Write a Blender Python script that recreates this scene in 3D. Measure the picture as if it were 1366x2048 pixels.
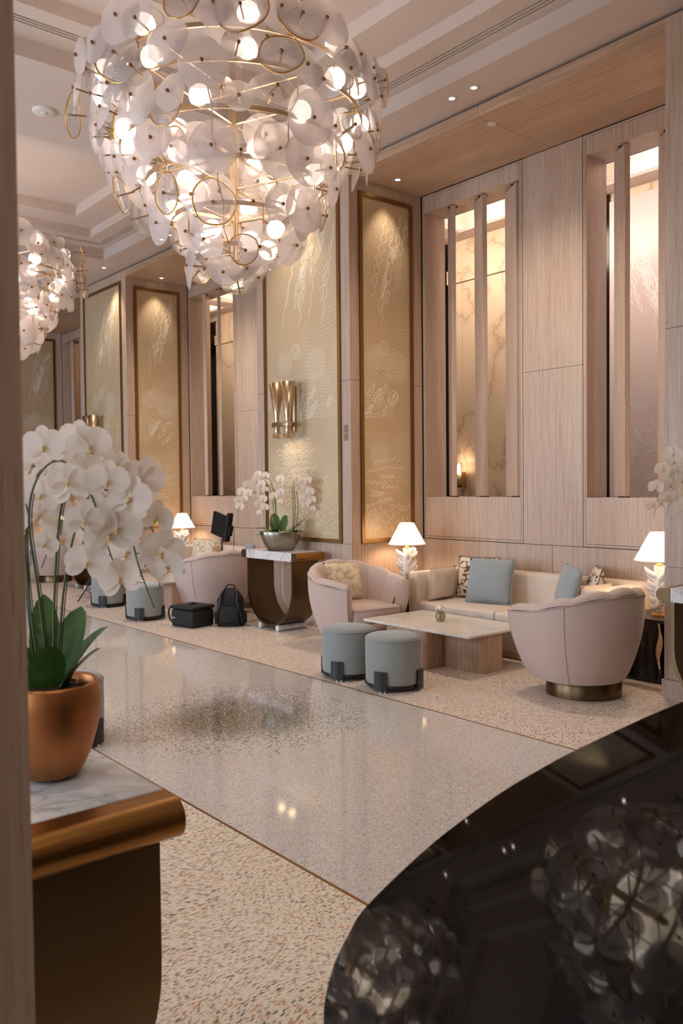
import bpy, bmesh, math, random
from mathutils import Vector, Matrix, Euler, Quaternion
for o in list(bpy.data.objects): bpy.data.objects.remove(o, do_unlink=True)
S = bpy.context.scene
COL = S.collection
PI = math.pi
R = math.radians

# ------------------------------------------------------------------ camera
CAM_H = 1.62
yaw, pitch, roll, FPX = R(39.871), R(1.740), R(-0.579), 1670.28
fw = Vector((math.sin(yaw)*math.cos(pitch), math.cos(yaw)*math.cos(pitch), -math.sin(pitch)))
r0 = Vector((math.cos(yaw), -math.sin(yaw), 0)); u0 = r0.cross(fw)
rt = math.cos(roll)*r0 + math.sin(roll)*u0
up = -math.sin(roll)*r0 + math.cos(roll)*u0
cd = bpy.data.cameras.new('camera'); cam = bpy.data.objects.new('camera', cd); COL.objects.link(cam)
cam.matrix_world = Matrix(((rt.x, up.x, -fw.x, 0), (rt.y, up.y, -fw.y, 0), (rt.z, up.z, -fw.z, CAM_H), (0, 0, 0, 1)))
cd.sensor_fit = 'VERTICAL'; cd.sensor_height = 36.0; cd.sensor_width = 24.0
cd.lens = 36.0*FPX/2048.0
cd.clip_start = 0.05; cd.clip_end = 100
cd.dof.use_dof = True; cd.dof.focus_distance = 7.5; cd.dof.aperture_fstop = 6.5
S.camera = cam
S.cycles.transparent_max_bounces = 14; S.cycles.max_bounces = 7; S.cycles.diffuse_bounces = 3; S.cycles.glossy_bounces = 3; S.cycles.transmission_bounces = 4
S.cycles.caustics_reflective = False; S.cycles.caustics_refractive = False

# ------------------------------------------------------------------ world, exposure, large lights
W = bpy.data.worlds.new('world'); S.world = W; W.use_nodes = True
W.node_tree.nodes['Background'].inputs[0].default_value = (0.72, 0.82, 1.0, 1)
W.node_tree.nodes['Background'].inputs[1].default_value = 1.0
vs = S.view_settings
vs.view_transform = 'Standard'; vs.look = 'None'; vs.gamma = 1.0; vs.use_curve_mapping = False
vs.exposure = 0.24

def lamp(name, kind, loc, energy, color, rot=None, **kw):
    d = bpy.data.lights.new(name, kind); d.energy = energy; d.color = color
    for k, v in kw.items(): setattr(d, k, v)
    o = bpy.data.objects.new(name, d); o.location = loc
    if rot is not None: o.rotation_euler = rot
    COL.objects.link(o); return o
WARM = (1.0, 0.72, 0.48); WARM2 = (1.0, 0.825, 0.655); COOL = (0.66, 0.80, 1.0)
# daylight entering through the tall windows of the wall opposite
for wy, we in ((1.6, 60), (6.9, 180), (12.2, 205)):
    lamp('window_daylight', 'AREA', (-3.42, wy, 2.3), we, COOL, (0, R(-90), 0), shape='RECTANGLE', size=3.2, size_y=2.6)

# ------------------------------------------------------------------ mesh helpers
class MB:
    def __init__(s): s.v = []; s.f = []; s.m = []; s.sm = []
    def add(s, vs, fs, mi=0, smooth=False):
        b = len(s.v); s.v += [tuple(p) for p in vs]
        for f in fs: s.f.append([i+b for i in f]); s.m.append(mi); s.sm.append(smooth)
    def box(s, x0, x1, y0, y1, z0, z1, mi=0):
        v = [(x0,y0,z0),(x1,y0,z0),(x1,y1,z0),(x0,y1,z0),(x0,y0,z1),(x1,y0,z1),(x1,y1,z1),(x0,y1,z1)]
        s.add(v, [(0,3,2,1),(4,5,6,7),(0,1,5,4),(1,2,6,5),(2,3,7,6),(3,0,4,7)], mi)
    def prism(s, pts, axis, a, b, mi=0, smooth=False):
        # pts 2D outline extruded along axis from a to b
        def P(p, c):
            return {'x': (c, p[0], p[1]), 'y': (p[0], c, p[1]), 'z': (p[0], p[1], c)}[axis]
        n = len(pts)
        s.add([P(p, a) for p in pts], [tuple(range(n))[::-1]], mi)
        s.add([P(p, b) for p in pts], [tuple(range(n))], mi)
        s.add([P(p, a) for p in pts]+[P(p, b) for p in pts], [(i, (i+1) % n, n+(i+1) % n, n+i) for i in range(n)], mi, smooth)
    def lathe(s, prof, n=32, c=(0,0,0), mi=0, smooth=True, sx=1, sy=1, cap=True):
        vs = []; fs = []
        for (r, z) in prof:
            for i in range(n):
                a = 2*PI*i/n; vs.append((c[0]+sx*r*math.cos(a), c[1]+sy*r*math.sin(a), c[2]+z))
        m = len(prof)
        for j in range(m-1):
            for i in range(n):
                fs.append((j*n+i, j*n+(i+1) % n, (j+1)*n+(i+1) % n, (j+1)*n+i))
        s.add(vs, fs, mi, smooth)
        if cap:
            s.add(vs[:n], [tuple(range(n))[::-1]], mi); s.add(vs[-n:], [tuple(range(n))], mi)
    def cyl(s, p, q, r, n=12, mi=0, r2=None):
        s.tube([p, q], [r, r if r2 is None else r2], n, mi)
    def tube(s, pts, rad, n=8, mi=0, closed=False):
        pts = [Vector(p) for p in pts]; k = len(pts)
        if not isinstance(rad, (list, tuple)): rad = [rad]*k
        vs = []; prev = None
        for i, p in enumerate(pts):
            if closed: t = pts[(i+1) % k]-pts[i-1]
            else: t = pts[min(i+1, k-1)]-pts[max(i-1, 0)]
            t.normalize()
            if prev is None:
                a = Vector((0,0,1)) if abs(t.z) < .9 else Vector((1,0,0))
                nx = t.cross(a).normalized()
            else:
                nx = (prev - t*prev.dot(t)).normalized()
            prev = nx; ny = t.cross(nx)
            for j in range(n):
                a = 2*PI*j/n; vs.append(p + (nx*math.cos(a)+ny*math.sin(a))*rad[i])
        fs = []
        for i in range(k if closed else k-1):
            i2 = (i+1) % k
            for j in range(n): fs.append((i*n+j, i*n+(j+1) % n, i2*n+(j+1) % n, i2*n+j))
        s.add(vs, fs, mi, True)
        if not closed:
            s.add(vs[:n], [tuple(range(n))[::-1]], mi); s.add(vs[-n:], [tuple(range(n))], mi)
    def grid(s, rows, mi=0, smooth=True, wrap=False):
        n = len(rows[0]); vs = [p for r in rows for p in r]; fs = []
        for i in range(len(rows)-1):
            for j in range(n if wrap else n-1):
                j2 = (j+1) % n
                fs.append((i*n+j, i*n+j2, (i+1)*n+j2, (i+1)*n+j))
        s.add(vs, fs, mi, smooth)
    def mesh(s, name, mats, weld=False):
        me = bpy.data.meshes.new(name)
        me.from_pydata(s.v, [], s.f)
        me.polygons.foreach_set('material_index', s.m)
        me.polygons.foreach_set('use_smooth', s.sm)
        for m in (mats if isinstance(mats, (list, tuple)) else [mats]): me.materials.append(m)
        bm = bmesh.new(); bm.from_mesh(me)
        if weld: bmesh.ops.remove_doubles(bm, verts=bm.verts, dist=1e-5)
        bmesh.ops.recalc_face_normals(bm, faces=bm.faces)
        bm.to_mesh(me); bm.free(); me.update()
        return me
def link(name, me, parent=None, loc=None, rot=None):
    o = bpy.data.objects.new(name, me); COL.objects.link(o)
    if parent is not None: o.parent = parent
    if loc is not None: o.location = loc
    if rot is not None: o.rotation_euler = rot
    return o
def obj(name, mb, mats, parent=None, loc=None, rot=None, bevel=0, weld=False, seg=2):
    me = mb.mesh(name, mats, weld or bevel > 0)
    if bevel > 0:
        bm = bmesh.new(); bm.from_mesh(me)
        es = [e for e in bm.edges if len(e.link_faces) == 2 and e.calc_face_angle(0) > R(40)]
        bmesh.ops.bevel(bm, geom=es, offset=bevel, segments=seg, profile=.5, affect='EDGES', clamp_overlap=True)
        bm.to_mesh(me); bm.free()
        if seg > 1:
            for p in me.polygons: p.use_smooth = True
            me.set_sharp_from_angle(angle=R(50))
    return link(name, me, parent, loc, rot)
def tag(o, label=None, cat=None, group=None, kind=None):
    if label: o['label'] = label
    if cat: o['category'] = cat
    if group: o['group'] = group
    if kind: o['kind'] = kind
    return o
def thing(name, label, cat, loc=(0,0,0), rz=0, group=None):
    o = bpy.data.objects.new(name, None); COL.objects.link(o); o.empty_display_size = .1
    o.location = loc; o.rotation_euler = (0, 0, rz)
    return tag(o, label, cat, group)
def kids(o): return list(o.children)
def copy_tree(o, parent=None):
    c = o.copy(); COL.objects.link(c); c.parent = parent
    for ch in kids(o): copy_tree(ch, c)
    return c
def bx(name, x0, x1, y0, y1, z0, z1, m, parent=None, bevel=0):
    b = MB(); b.box(x0, x1, y0, y1, z0, z1); return obj(name, b, m, parent, bevel=bevel, seg=1)
def catmull(pts, n=6):
    P = [Vector(p) for p in pts]; out = []
    for i in range(len(P)-1):
        a = P[max(i-1,0)]; b = P[i]; c = P[i+1]; d = P[min(i+2,len(P)-1)]
        for k in range(n):
            t = k/n
            out.append(.5*((2*b)+(c-a)*t+(2*a-5*b+4*c-d)*t*t+(3*b-a-3*c+d)*t**3))
    out.append(P[-1]); return out

# ------------------------------------------------------------------ material helpers
def lin(r, g, b): return tuple((c/255/12.92 if c/255 <= .04045 else ((c/255+.055)/1.055)**2.4) for c in (r, g, b))+(1,)
class N:
    def __init__(s, name):
        s.m = bpy.data.materials.new(name); s.m.use_nodes = True
        s.t = s.m.node_tree; s.p = s.t.nodes['Principled BSDF']; s.out = s.t.nodes['Material Output']
    def n(s, typ, **kw):
        x = s.t.nodes.new(typ)
        for k, v in kw.items():
            if k in ('operation','blend_type','data_type','noise_dimensions','feature','interpolation_type','distance','voronoi_dimensions','wave_type','bands_direction','wave_profile'): setattr(x, k, v)
            else:
                i = x.inputs[k.replace('_', ' ')]
                if hasattr(v, 'is_output'): s.t.links.new(v, i)
                else: i.default_value = v
        return x
    def l(s, a, b): s.t.links.new(a, b)
    def co(s, kind='Object', scale=(1,1,1), rot=(0,0,0)):
        tc = s.t.nodes.new('ShaderNodeTexCoord'); mp = s.t.nodes.new('ShaderNodeMapping')
        mp.inputs['Scale'].default_value = scale; mp.inputs['Rotation'].default_value = rot
        s.l(tc.outputs[kind], mp.inputs[0]); return mp.outputs[0]
    def ramp(s, fac, stops, interp='LINEAR'):
        r = s.t.nodes.new('ShaderNodeValToRGB'); s.l(fac, r.inputs[0]); r.color_ramp.interpolation = interp
        e = r.color_ramp.elements
        while len(e) > 1: e.remove(e[-1])
        for i, (p, c) in enumerate(stops):
            if i == 0: e[0].position = p; e[0].color = c
            else: k = e.new(p); k.color = c
        return r.outputs[0]
    def mix(s, fac, a, b, blend='MIX'):
        x = s.t.nodes.new('ShaderNodeMix'); x.data_type = 'RGBA'; x.blend_type = blend
        for v, i in ((fac, x.inputs[0]), (a, x.inputs[6]), (b, x.inputs[7])):
            if hasattr(v, 'is_output'): s.l(v, i)
            else: i.default_value = v
        return x.outputs[2]
    def math(s, op, a, b=0.0):
        x = s.t.nodes.new('ShaderNodeMath'); x.operation = op
        for v, i in ((a, x.inputs[0]), (b, x.inputs[1])):
            if hasattr(v, 'is_output'): s.l(v, i)
            else: i.default_value = v
        return x.outputs[0]
    def set(s, **kw):
        for k, v in kw.items():
            i = s.p.inputs[k.replace('_', ' ')]
            if hasattr(v, 'is_output'): s.l(v, i)
            else: i.default_value = v
        return s
    def bump(s, h, strength=.2, dist=.01):
        b = s.t.nodes.new('ShaderNodeBump'); b.inputs['Strength'].default_value = strength; b.inputs['Distance'].default_value = dist
        s.l(h, b.inputs['Height']); s.l(b.outputs[0], s.p.inputs['Normal']); return s
def plain(name, c, rough=.5, metal=0, **kw):
    n = N(name); n.set(Base_Color=c, Roughness=rough, Metallic=metal, **kw); return n.m

def wood(name, axis, dark, light, rough=.42):
    n = N(name)
    sc = {'z': (60, 60, 1.6), 'y': (60, 1.6, 60), 'x': (1.6, 60, 60)}[axis]
    sc2 = {'z': (190, 190, 9), 'y': (190, 9, 190), 'x': (9, 190, 190)}[axis]
    sc3 = {'z': (3, 3, .25), 'y': (3, .25, 3), 'x': (.25, 3, 3)}[axis]
    a = n.n('ShaderNodeTexNoise', Vector=n.co(scale=sc), Scale=1.0, Detail=4.0, Roughness=.6)
    b = n.n('ShaderNodeTexNoise', Vector=n.co(scale=sc2), Scale=1.0, Detail=2.0)
    c = n.n('ShaderNodeTexNoise', Vector=n.co(scale=sc3), Scale=1.0, Detail=2.0)
    f = n.math('ADD', n.math('MULTIPLY', a.outputs[0], .65), n.math('MULTIPLY', c.outputs[0], .35))
    col = n.ramp(f, [(.36, dark), (.62, light)])
    pores = n.ramp(b.outputs[0], [(.30, (1,1,1,1)), (.40, (0,0,0,1))])
    col = n.mix(n.math('MULTIPLY', pores, .45), col, (dark[0]*.55, dark[1]*.5, dark[2]*.45, 1))
    n.set(Base_Color=col, Roughness=rough)
    n.bump(a.outputs[0], .08, .004)
    return n.m
WD, WL = lin(182,153,131), lin(210,185,163)
M = {}
M['wood'] = wood('oak_vertical', 'z', WD, WL)
M['wood_y'] = wood('oak_along', 'y', lin(174,140,112), lin(205,173,145))
M['wood_dark'] = wood('oak_shadow_gap', 'z', lin(40,28,22), lin(56,40,32))
M['wood_tab'] = wood('oak_table', 'z', lin(170,138,112), lin(198,168,142))
M['plaster'] = plain('ceiling_plaster', lin(210,192,180), .85)
M['gap'] = plain('shadow_gap', lin(38,33,32), .9)
M['slot'] = plain('slot_black', lin(22,19,18), .9)

def marble(name, base, vein, scale=2.0, rough=.18, amt=.7):
    n = N(name); co = n.co(scale=(scale, scale, scale))
    d = n.n('ShaderNodeTexNoise', Vector=co, Scale=1.3, Detail=5.0)
    v = n.mix(.35, co, d.outputs[1])
    w = n.n('ShaderNodeTexNoise', Vector=v, Scale=2.2, Detail=8.0, Roughness=.55)
    a = n.math('ABSOLUTE', n.math('SUBTRACT', w.outputs[0], .5))
    f = n.ramp(a, [(0.0, (amt,)*3+(1,)), (.018, (amt*.25,)*3+(1,)), (.07, (0,0,0,1))])
    cl = n.n('ShaderNodeTexNoise', Vector=co, Scale=.9, Detail=3.0)
    base2 = n.mix(n.ramp(cl.outputs[0], [(.35,(0,0,0,1)),(.7,(.5,.5,.5,1))]), base, (base[0]*.78, base[1]*.79, base[2]*.8, 1))
    n.set(Base_Color=n.mix(f, base2, vein), Roughness=rough); return n.m
M['marble'] = marble('white_marble', lin(238,233,229), lin(140,132,130), 3.0, .15, .55)
M['marble_table'] = marble('table_marble', lin(238,230,220), lin(190,176,160), 2.0, .2, .5)
M['marble_beige'] = marble('beige_marble', lin(232,206,178), lin(150,112,78), .55, .35, .55)

def terrazzo(name, base, zone):
    n = N(name)
    tc = n.t.nodes.new('ShaderNodeTexCoord'); P = tc.outputs['Object']
    big = n.n('ShaderNodeTexNoise', Vector=P, Scale=.75 if zone == 'near' else 1.1, Detail=1.0)
    off = n.t.nodes.new('ShaderNodeVectorMath'); off.operation = 'SUBTRACT'; n.l(big.outputs[1], off.inputs[0]); off.inputs[1].default_value = (.5,.5,.5)
    sc = n.t.nodes.new('ShaderNodeVectorMath'); sc.operation = 'SCALE'; n.l(off.outputs[0], sc.inputs[0]); sc.inputs['Scale'].default_value = {'near': 1.0, 'seat': .6, 'walk': .25}[zone]
    ad = n.t.nodes.new('ShaderNodeVectorMath'); ad.operation = 'ADD'; n.l(P, ad.inputs[0]); n.l(sc.outputs[0], ad.inputs[1])
    def chips(s, ar, rmax, seed):
        mp = n.t.nodes.new('ShaderNodeMapping'); n.l(ad.outputs[0], mp.inputs[0])
        mp.inputs['Scale'].default_value = (s, s*ar, 0.0); mp.inputs['Location'].default_value = (seed*7.3, seed*3.1, 0); mp.inputs['Rotation'].default_value = (0, 0, seed*.7+.6)
        v = n.n('ShaderNodeTexVoronoi', voronoi_dimensions='2D', Vector=mp.outputs[0], Scale=1.0, Randomness=1.0)
        sep = n.t.nodes.new('ShaderNodeSeparateColor'); n.l(v.outputs['Color'], sep.inputs[0])
        inside = n.math('LESS_THAN', v.outputs['Distance'], rmax)
        return inside, sep.outputs
    K = (0,0,0,1)
    col = base
    if zone == 'near': layers = [(25, 3.2, .25, 1, 'c', .72), (36, 3.0, .26, 4, 'c', .80), (40, 2.8, .33, 2, 't', .42), (64, 2.6, .36, 3, 'g', .5)]
    elif zone == 'seat': layers = [(44, 1.8, .28, 1, 'c', .66), (62, 1.6, .30, 4, 'c', .78), (70, 1.5, .34, 2, 't', .5), (110, 1.4, .36, 3, 'g', .6)]
    else: layers = [(75, 1.5, .36, 1, 'g', .55), (110, 1.4, .38, 2, 't2', .5), (50, 1.5, .33, 3, 'w', .5)]
    for (s, ar, rm, sd, kind, th) in layers[::-1]:
        ins, o = chips(s, ar, rm, sd)
        sel = n.math('MULTIPLY', ins, n.math('GREATER_THAN', o[0], th))
        pal = {'c': [(0, lin(62,60,58)), (.16, lin(196,104,62)), (.36, lin(40,56,84)), (.46, lin(176,120,84)), (.6, lin(120,98,80)), (.8, lin(208,140,96))],
               't': [(0, lin(212,190,166)), (.3, lin(228,214,198)), (.6, lin(188,160,134)), (.85, lin(164,140,120))],
               'g': [(0, lin(206,196,184)), (.4, lin(176,166,154)), (.7, lin(226,216,204)), (.9, lin(150,140,132))],
               't2': [(0, lin(206,198,190)), (.4, lin(170,162,156)), (.7, lin(192,182,172))],
               'w': [(0, lin(222,216,210)), (.5, lin(200,192,184)), (.8, lin(228,222,216))]}[kind]
        col = n.mix(sel, col, n.ramp(o[1], pal, 'CONSTANT'))
    rough = {'near': .34, 'seat': .38, 'walk': .065}[zone]
    if zone == 'walk':
        # dark medallion of green-black matrix with pale chips, set into the floor under the chandelier
        mp = n.t.nodes.new('ShaderNodeMapping'); n.l(P, mp.inputs[0]); mp.inputs['Location'].default_value = (-3.2/1.0, -5.0/1.0, 0)
        ln = n.t.nodes.new('ShaderNodeVectorMath'); ln.operation = 'LENGTH'; n.l(mp.outputs[0], ln.inputs[0])
        dist = ln.outputs['Value']
        ins, o = chips(58, 1.5, .37, 5)
        dk = n.math('MULTIPLY', ins, n.math('GREATER_THAN', n.math('ADD', o[0], n.ramp(dist, [(.0,(.66,)*3+(1,)),(.50,(.46,)*3+(1,)),(1.0,(0,0,0,1))])), 1.0))
        col = n.mix(dk, col, lin(58,54,46))
        matx = n.ramp(dist, [(.0,(.92,)*3+(1,)),(.34,(.74,)*3+(1,)),(.62,(.0,)*3+(1,))])
        ins2, o2 = chips(62, 1.4, .33, 6)
        white = n.math('MULTIPLY', ins2, n.math('GREATER_THAN', o2[0], .45))
        core = n.mix(white, lin(84,77,62), lin(214,204,184))
        col = n.mix(matx, col, core)
    n.set(Base_Color=col, Roughness=rough); n.p.inputs['Specular IOR Level'].default_value = .5
    return n.m
M['ter_near'] = terrazzo('terrazzo_near', lin(240,224,200), 'near')
M['ter_seat'] = terrazzo('terrazzo_seating', lin(236,222,208), 'seat')
M['ter_walk'] = terrazzo('terrazzo_walkway', lin(214,206,200), 'walk')

def metal(name, c, rough=.3, aniso=0.0, brush=None):
    n = N(name); n.set(Base_Color=c, Metallic=1.0, Roughness=rough)
    if brush:
        t = n.n('ShaderNodeTexNoise', Vector=n.co(scale=brush), Scale=1.0, Detail=3.0)
        n.set(Roughness=n.math('ADD', n.math('MULTIPLY', t.outputs[0], .22), rough-.1))
        n.set(Base_Color=n.mix(t.outputs[0], (c[0]*.75, c[1]*.75, c[2]*.75, 1), c))
    return n.m
M['brass'] = metal('brass', lin(196,150,92), .3)
M['frame'] = metal('frame_bronze', lin(150,112,70), .35)
M['bronze'] = metal('bronze_brushed', lin(114,92,66), .33, brush=(6, 120, 120))
M['bronze_nose'] = metal('bronze_bullnose', lin(176,128,70), .3, brush=(4, 160, 160))
M['champagne'] = metal('champagne_metal', lin(206,180,146), .28)
M['gold'] = metal('gold_rim', lin(212,168,100), .25)
M['copper'] = metal('copper_pot', lin(178,120,74), .42)
M['pewter'] = metal('pewter_bowl', lin(150,146,132), .3)
n = N('art_leaf'); a = n.n('ShaderNodeTexNoise', Vector=n.co(scale=(1,1,.5)), Scale=2.2, Detail=3.0); b = n.n('ShaderNodeTexNoise', Vector=n.co(scale=(90,90,90)), Scale=1.0, Detail=2.0)
n.set(Base_Color=n.mix(a.outputs[0], lin(204,176,136), lin(228,204,168)), Metallic=.35, Roughness=.40); n.bump(b.outputs[0], .12, .002); M['art'] = n.m
M['etch'] = plain('etched_line', lin(250,238,212), .35, .1)
M['etch_white'] = plain('etched_line_white', lin(246,240,238), .4)
M['etch_glass'] = plain('etched_glass_pink', lin(226,208,202), .25)
def fabric(name, c, c2=None, sheen=.5, rough=.85, scale=500, bump=.15):
    n = N(name); t = n.n('ShaderNodeTexNoise', Vector=n.co(), Scale=scale, Detail=2.0)
    g = n.n('ShaderNodeTexNoise', Vector=n.co(), Scale=6.0, Detail=3.0)
    c2 = c2 or (c[0]*.86, c[1]*.86, c[2]*.87, 1)
    col = n.mix(n.math('ADD', n.math('MULTIPLY', t.outputs[0], .5), n.math('MULTIPLY', g.outputs[0], .5)), c2, c)
    n.set(Base_Color=col, Roughness=rough); n.p.inputs['Sheen Weight'].default_value = sheen; n.p.inputs['Sheen Roughness'].default_value = .4
    n.bump(t.outputs[0], bump, .002); return n.m
M['velvet'] = fabric('blush_velvet', lin(208,183,170))
M['piping'] = fabric('blush_piping', lin(186,162,150))
M['cream'] = fabric('cream_fabric', lin(234,214,192), sheen=.2)
M['cream_seam'] = fabric('cream_fabric_dark', lin(214,192,170), sheen=.2)  # slightly darker cream, used on the sofa arm pads
M['blue'] = fabric('grey_blue_velvet', lin(160,169,169))
M['ott'] = fabric('grey_blue_wool', lin(149,152,146))
n = N('brush_print'); v = n.n('ShaderNodeTexNoise', Vector=n.co(scale=(5, 9, 9)), Scale=1.6, Detail=1.0)
dd = n.math('ABSOLUTE', n.math('SUBTRACT', v.outputs[0], .5)); n.set(Base_Color=n.ramp(dd, [(0, lin(104,78,56)), (.03, lin(104,78,56)), (.04, lin(232,214,192))]), Roughness=.85); M['print'] = n.m
n = N('embroidered'); v = n.n('ShaderNodeTexNoise', Vector=n.co(scale=(5, 5, 5)), Scale=1.6, Detail=2.0)
dd = n.math('ABSOLUTE', n.math('SUBTRACT', v.outputs[0], .5)); n.set(Base_Color=n.ramp(dd, [(0, lin(206,180,140)), (.02, lin(206,180,140)), (.035, lin(232,216,192))]), Roughness=.8); M['embroid'] = n.m
M['black'] = plain('black_lacquer', lin(20,17,16), .35)
M['blackfab'] = plain('black_nylon', lin(17,16,17), .7)
M['blackstone'] = plain('black_stone', lin(9,8,8), .15)
M['lacquer'] = plain('piano_black', (0.0015,0.0015,0.0015,1), .03, Specular_IOR_Level=.11)
M['chrome'] = plain('chrome', lin(200,196,190), .25, 1.0)
M['white_plast'] = plain('white_plastic', lin(222,212,204), .5)
M['gypsum'] = plain('white_plaster_lamp', lin(242,236,226), .45)
M['soil'] = plain('bark_soil', lin(66,46,26), .9)
n = N('leaf_green'); v = n.n('ShaderNodeTexNoise', Vector=n.co(), Scale=9.0, Detail=3.0)
n.set(Base_Color=n.mix(v.outputs[0], lin(26,50,20), lin(84,122,52)), Roughness=.38); M['leaf'] = n.m
M['stem'] = plain('stem_green', lin(72,84,40), .5)
M['stem_dark'] = plain('stem_brown', lin(70,66,40), .5)
n = N('petal'); n.set(Base_Color=lin(252,241,228), Roughness=.6)
tr = n.t.nodes.new('ShaderNodeBsdfTranslucent'); tr.inputs[0].default_value = lin(255,246,236); mx = n.t.nodes.new('ShaderNodeMixShader'); mx.inputs[0].default_value = .4
n.l(n.p.outputs[0], mx.inputs[1]); n.l(tr.outputs[0], mx.inputs[2]); n.l(mx.outputs[0], n.out.inputs[0]); M['petal'] = n.m
M['lip'] = plain('orchid_lip', lin(240,204,124), .5)
M['lip_dark'] = plain('orchid_throat', lin(196,120,40), .5)
def emis(name, c, s):
    n = N(name); n.set(Base_Color=c, Emission_Color=c, Emission_Strength=s, Roughness=.5); return n.m
M['globe'] = emis('lit_globe', (1.0, .88, .80, 1), 2.6)
M['lens'] = emis('downlight_lens', (1.0, .86, .68, 1), 18.0)
M['cove'] = emis('cove_strip', (1.0, .88, .74, 1), 40.0)
M['bulb'] = emis('sconce_bulb', (1.0, .74, .42, 1), 25.0)
n = N('lamp_shade'); n.set(Base_Color=lin(250,240,224), Roughness=.8, Emission_Color=(1.0,.90,.74,1), Emission_Strength=1.0)
tr = n.t.nodes.new('ShaderNodeBsdfTranslucent'); tr.inputs[0].default_value = lin(255,236,208); mx = n.t.nodes.new('ShaderNodeMixShader'); mx.inputs[0].default_value = .35
n.l(n.p.outputs[0], mx.inputs[1]); n.l(tr.outputs[0], mx.inputs[2]); n.l(mx.outputs[0], n.out.inputs[0]); M['shade'] = n.m
def thin_glass(name, tint, frost, gloss=.12):
    # thin sheet: part straight-through, part white scatter (both sides), part mirror
    n = N(name); t = n.t; t.nodes.remove(n.p)
    tp = t.nodes.new('ShaderNodeBsdfTransparent'); tp.inputs[0].default_value = tint
    tl = t.nodes.new('ShaderNodeBsdfTranslucent'); tl.inputs[0].default_value = (.92,.85,.82,1)
    df = t.nodes.new('ShaderNodeBsdfDiffuse'); df.inputs[0].default_value = (.88,.81,.79,1)
    gl = t.nodes.new('ShaderNodeBsdfGlossy'); gl.inputs['Roughness'].default_value = .06 if frost < .3 else .25
    m1 = t.nodes.new('ShaderNodeMixShader'); m1.inputs[0].default_value = .42; n.l(tl.outputs[0], m1.inputs[1]); n.l(df.outputs[0], m1.inputs[2])
    m2 = t.nodes.new('ShaderNodeMixShader'); m2.inputs[0].default_value = frost; n.l(tp.outputs[0], m2.inputs[1]); n.l(m1.outputs[0], m2.inputs[2])
    lw = t.nodes.new('ShaderNodeLayerWeight'); lw.inputs[0].default_value = .35
    fm = n.math('MULTIPLY', lw.outputs['Fresnel'], gloss*3); fm = n.math('MINIMUM', fm, .6)
    m3 = t.nodes.new('ShaderNodeMixShader'); n.l(fm, m3.inputs[0]); n.l(m2.outputs[0], m3.inputs[1]); n.l(gl.outputs[0], m3.inputs[2])
    n.l(m3.outputs[0], n.out.inputs[0]); return n.m
M['frost'] = thin_glass('frosted_glass', (.97,.94,.925,1), .46)
M['clear'] = thin_glass('clear_glass', (.97,.95,.93,1), .10, .2)
M['ripple'] = thin_glass('rippled_glass', (.97,.94,.92,1), .20, .2)
M['pane'] = thin_glass('window_pane', (.97,.98,1,1), .02, .1)
M['vaseglass'] = thin_glass('vase_glass', (.86,.84,.52,1), .25, .2)
# ================================================================== SETTING
X1, X2 = 5.924, 7.03
def struct(o): o['kind'] = 'structure'; return o
# floor -------------------------------------------------------------
floor = struct(bx('floor', -3.5, 9.0, -4, 20, -.12, -.02, M['gap']))
bx('terrazzo_field', -3.5, 2.100, -4, 20, -.02, 0, M['ter_near'], floor)
bx('terrazzo_field', 2.115, 4.312, -4, 20, -.02, 0, M['ter_walk'], floor)
bx('terrazzo_field', 4.327, 9.0, -4, 20, -.02, 0, M['ter_seat'], floor)
bx('brass_strip', 2.1005, 2.1145, -4, 20, -.018, .0008, M['frame'], floor)
bx('brass_strip', 4.3125, 4.3265, -4, 20, -.018, .0008, M['frame'], floor)

# ceiling with stepped trays ---------------------------------------
Z0, Z1, Z2, Z3 = 5.10, 5.25, 5.365, 5.50
TX = 3.21; TRAYS = (-.3, 4.97, 10.24, 15.51)
RX1, RY1 = 2.25, 1.88
ceil = struct(bx('ceiling', -3.6, 7.45, -4, 20, 5.62, 5.70, M['plaster']))
def cslab(x0, x1, y0, y1): bx('ceiling_panel', x0, x1, y0, y1, Z0, Z0+.1, M['plaster'], ceil)
cslab(TX+RX1, 7.02, -4, 20); cslab(-3.6, TX-RX1, -4, 20)
ye = -4
for ty in TRAYS:
    if ty-RY1 > ye: cslab(TX-RX1, TX+RX1, ye, ty-RY1)
    ye = ty+RY1
cslab(TX-RX1, TX+RX1, ye, 20)
def ring(b, cx, cy, ho, hi, z0, z1):
    vs = []
    for (hx, hy), z in ((ho, z0), (hi, z0), (hi, z1), (ho, z1)):
        vs += [(cx-hx, cy-hy, z), (cx+hx, cy-hy, z), (cx+hx, cy+hy, z), (cx-hx, cy+hy, z)]
    fs = []
    for k in range(4):
        for i in range(4): j = (i+1) % 4; k2 = (k+1) % 4; fs.append((k*4+i, k*4+j, k2*4+j, k2*4+i))
    b.add(vs, fs)
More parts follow.
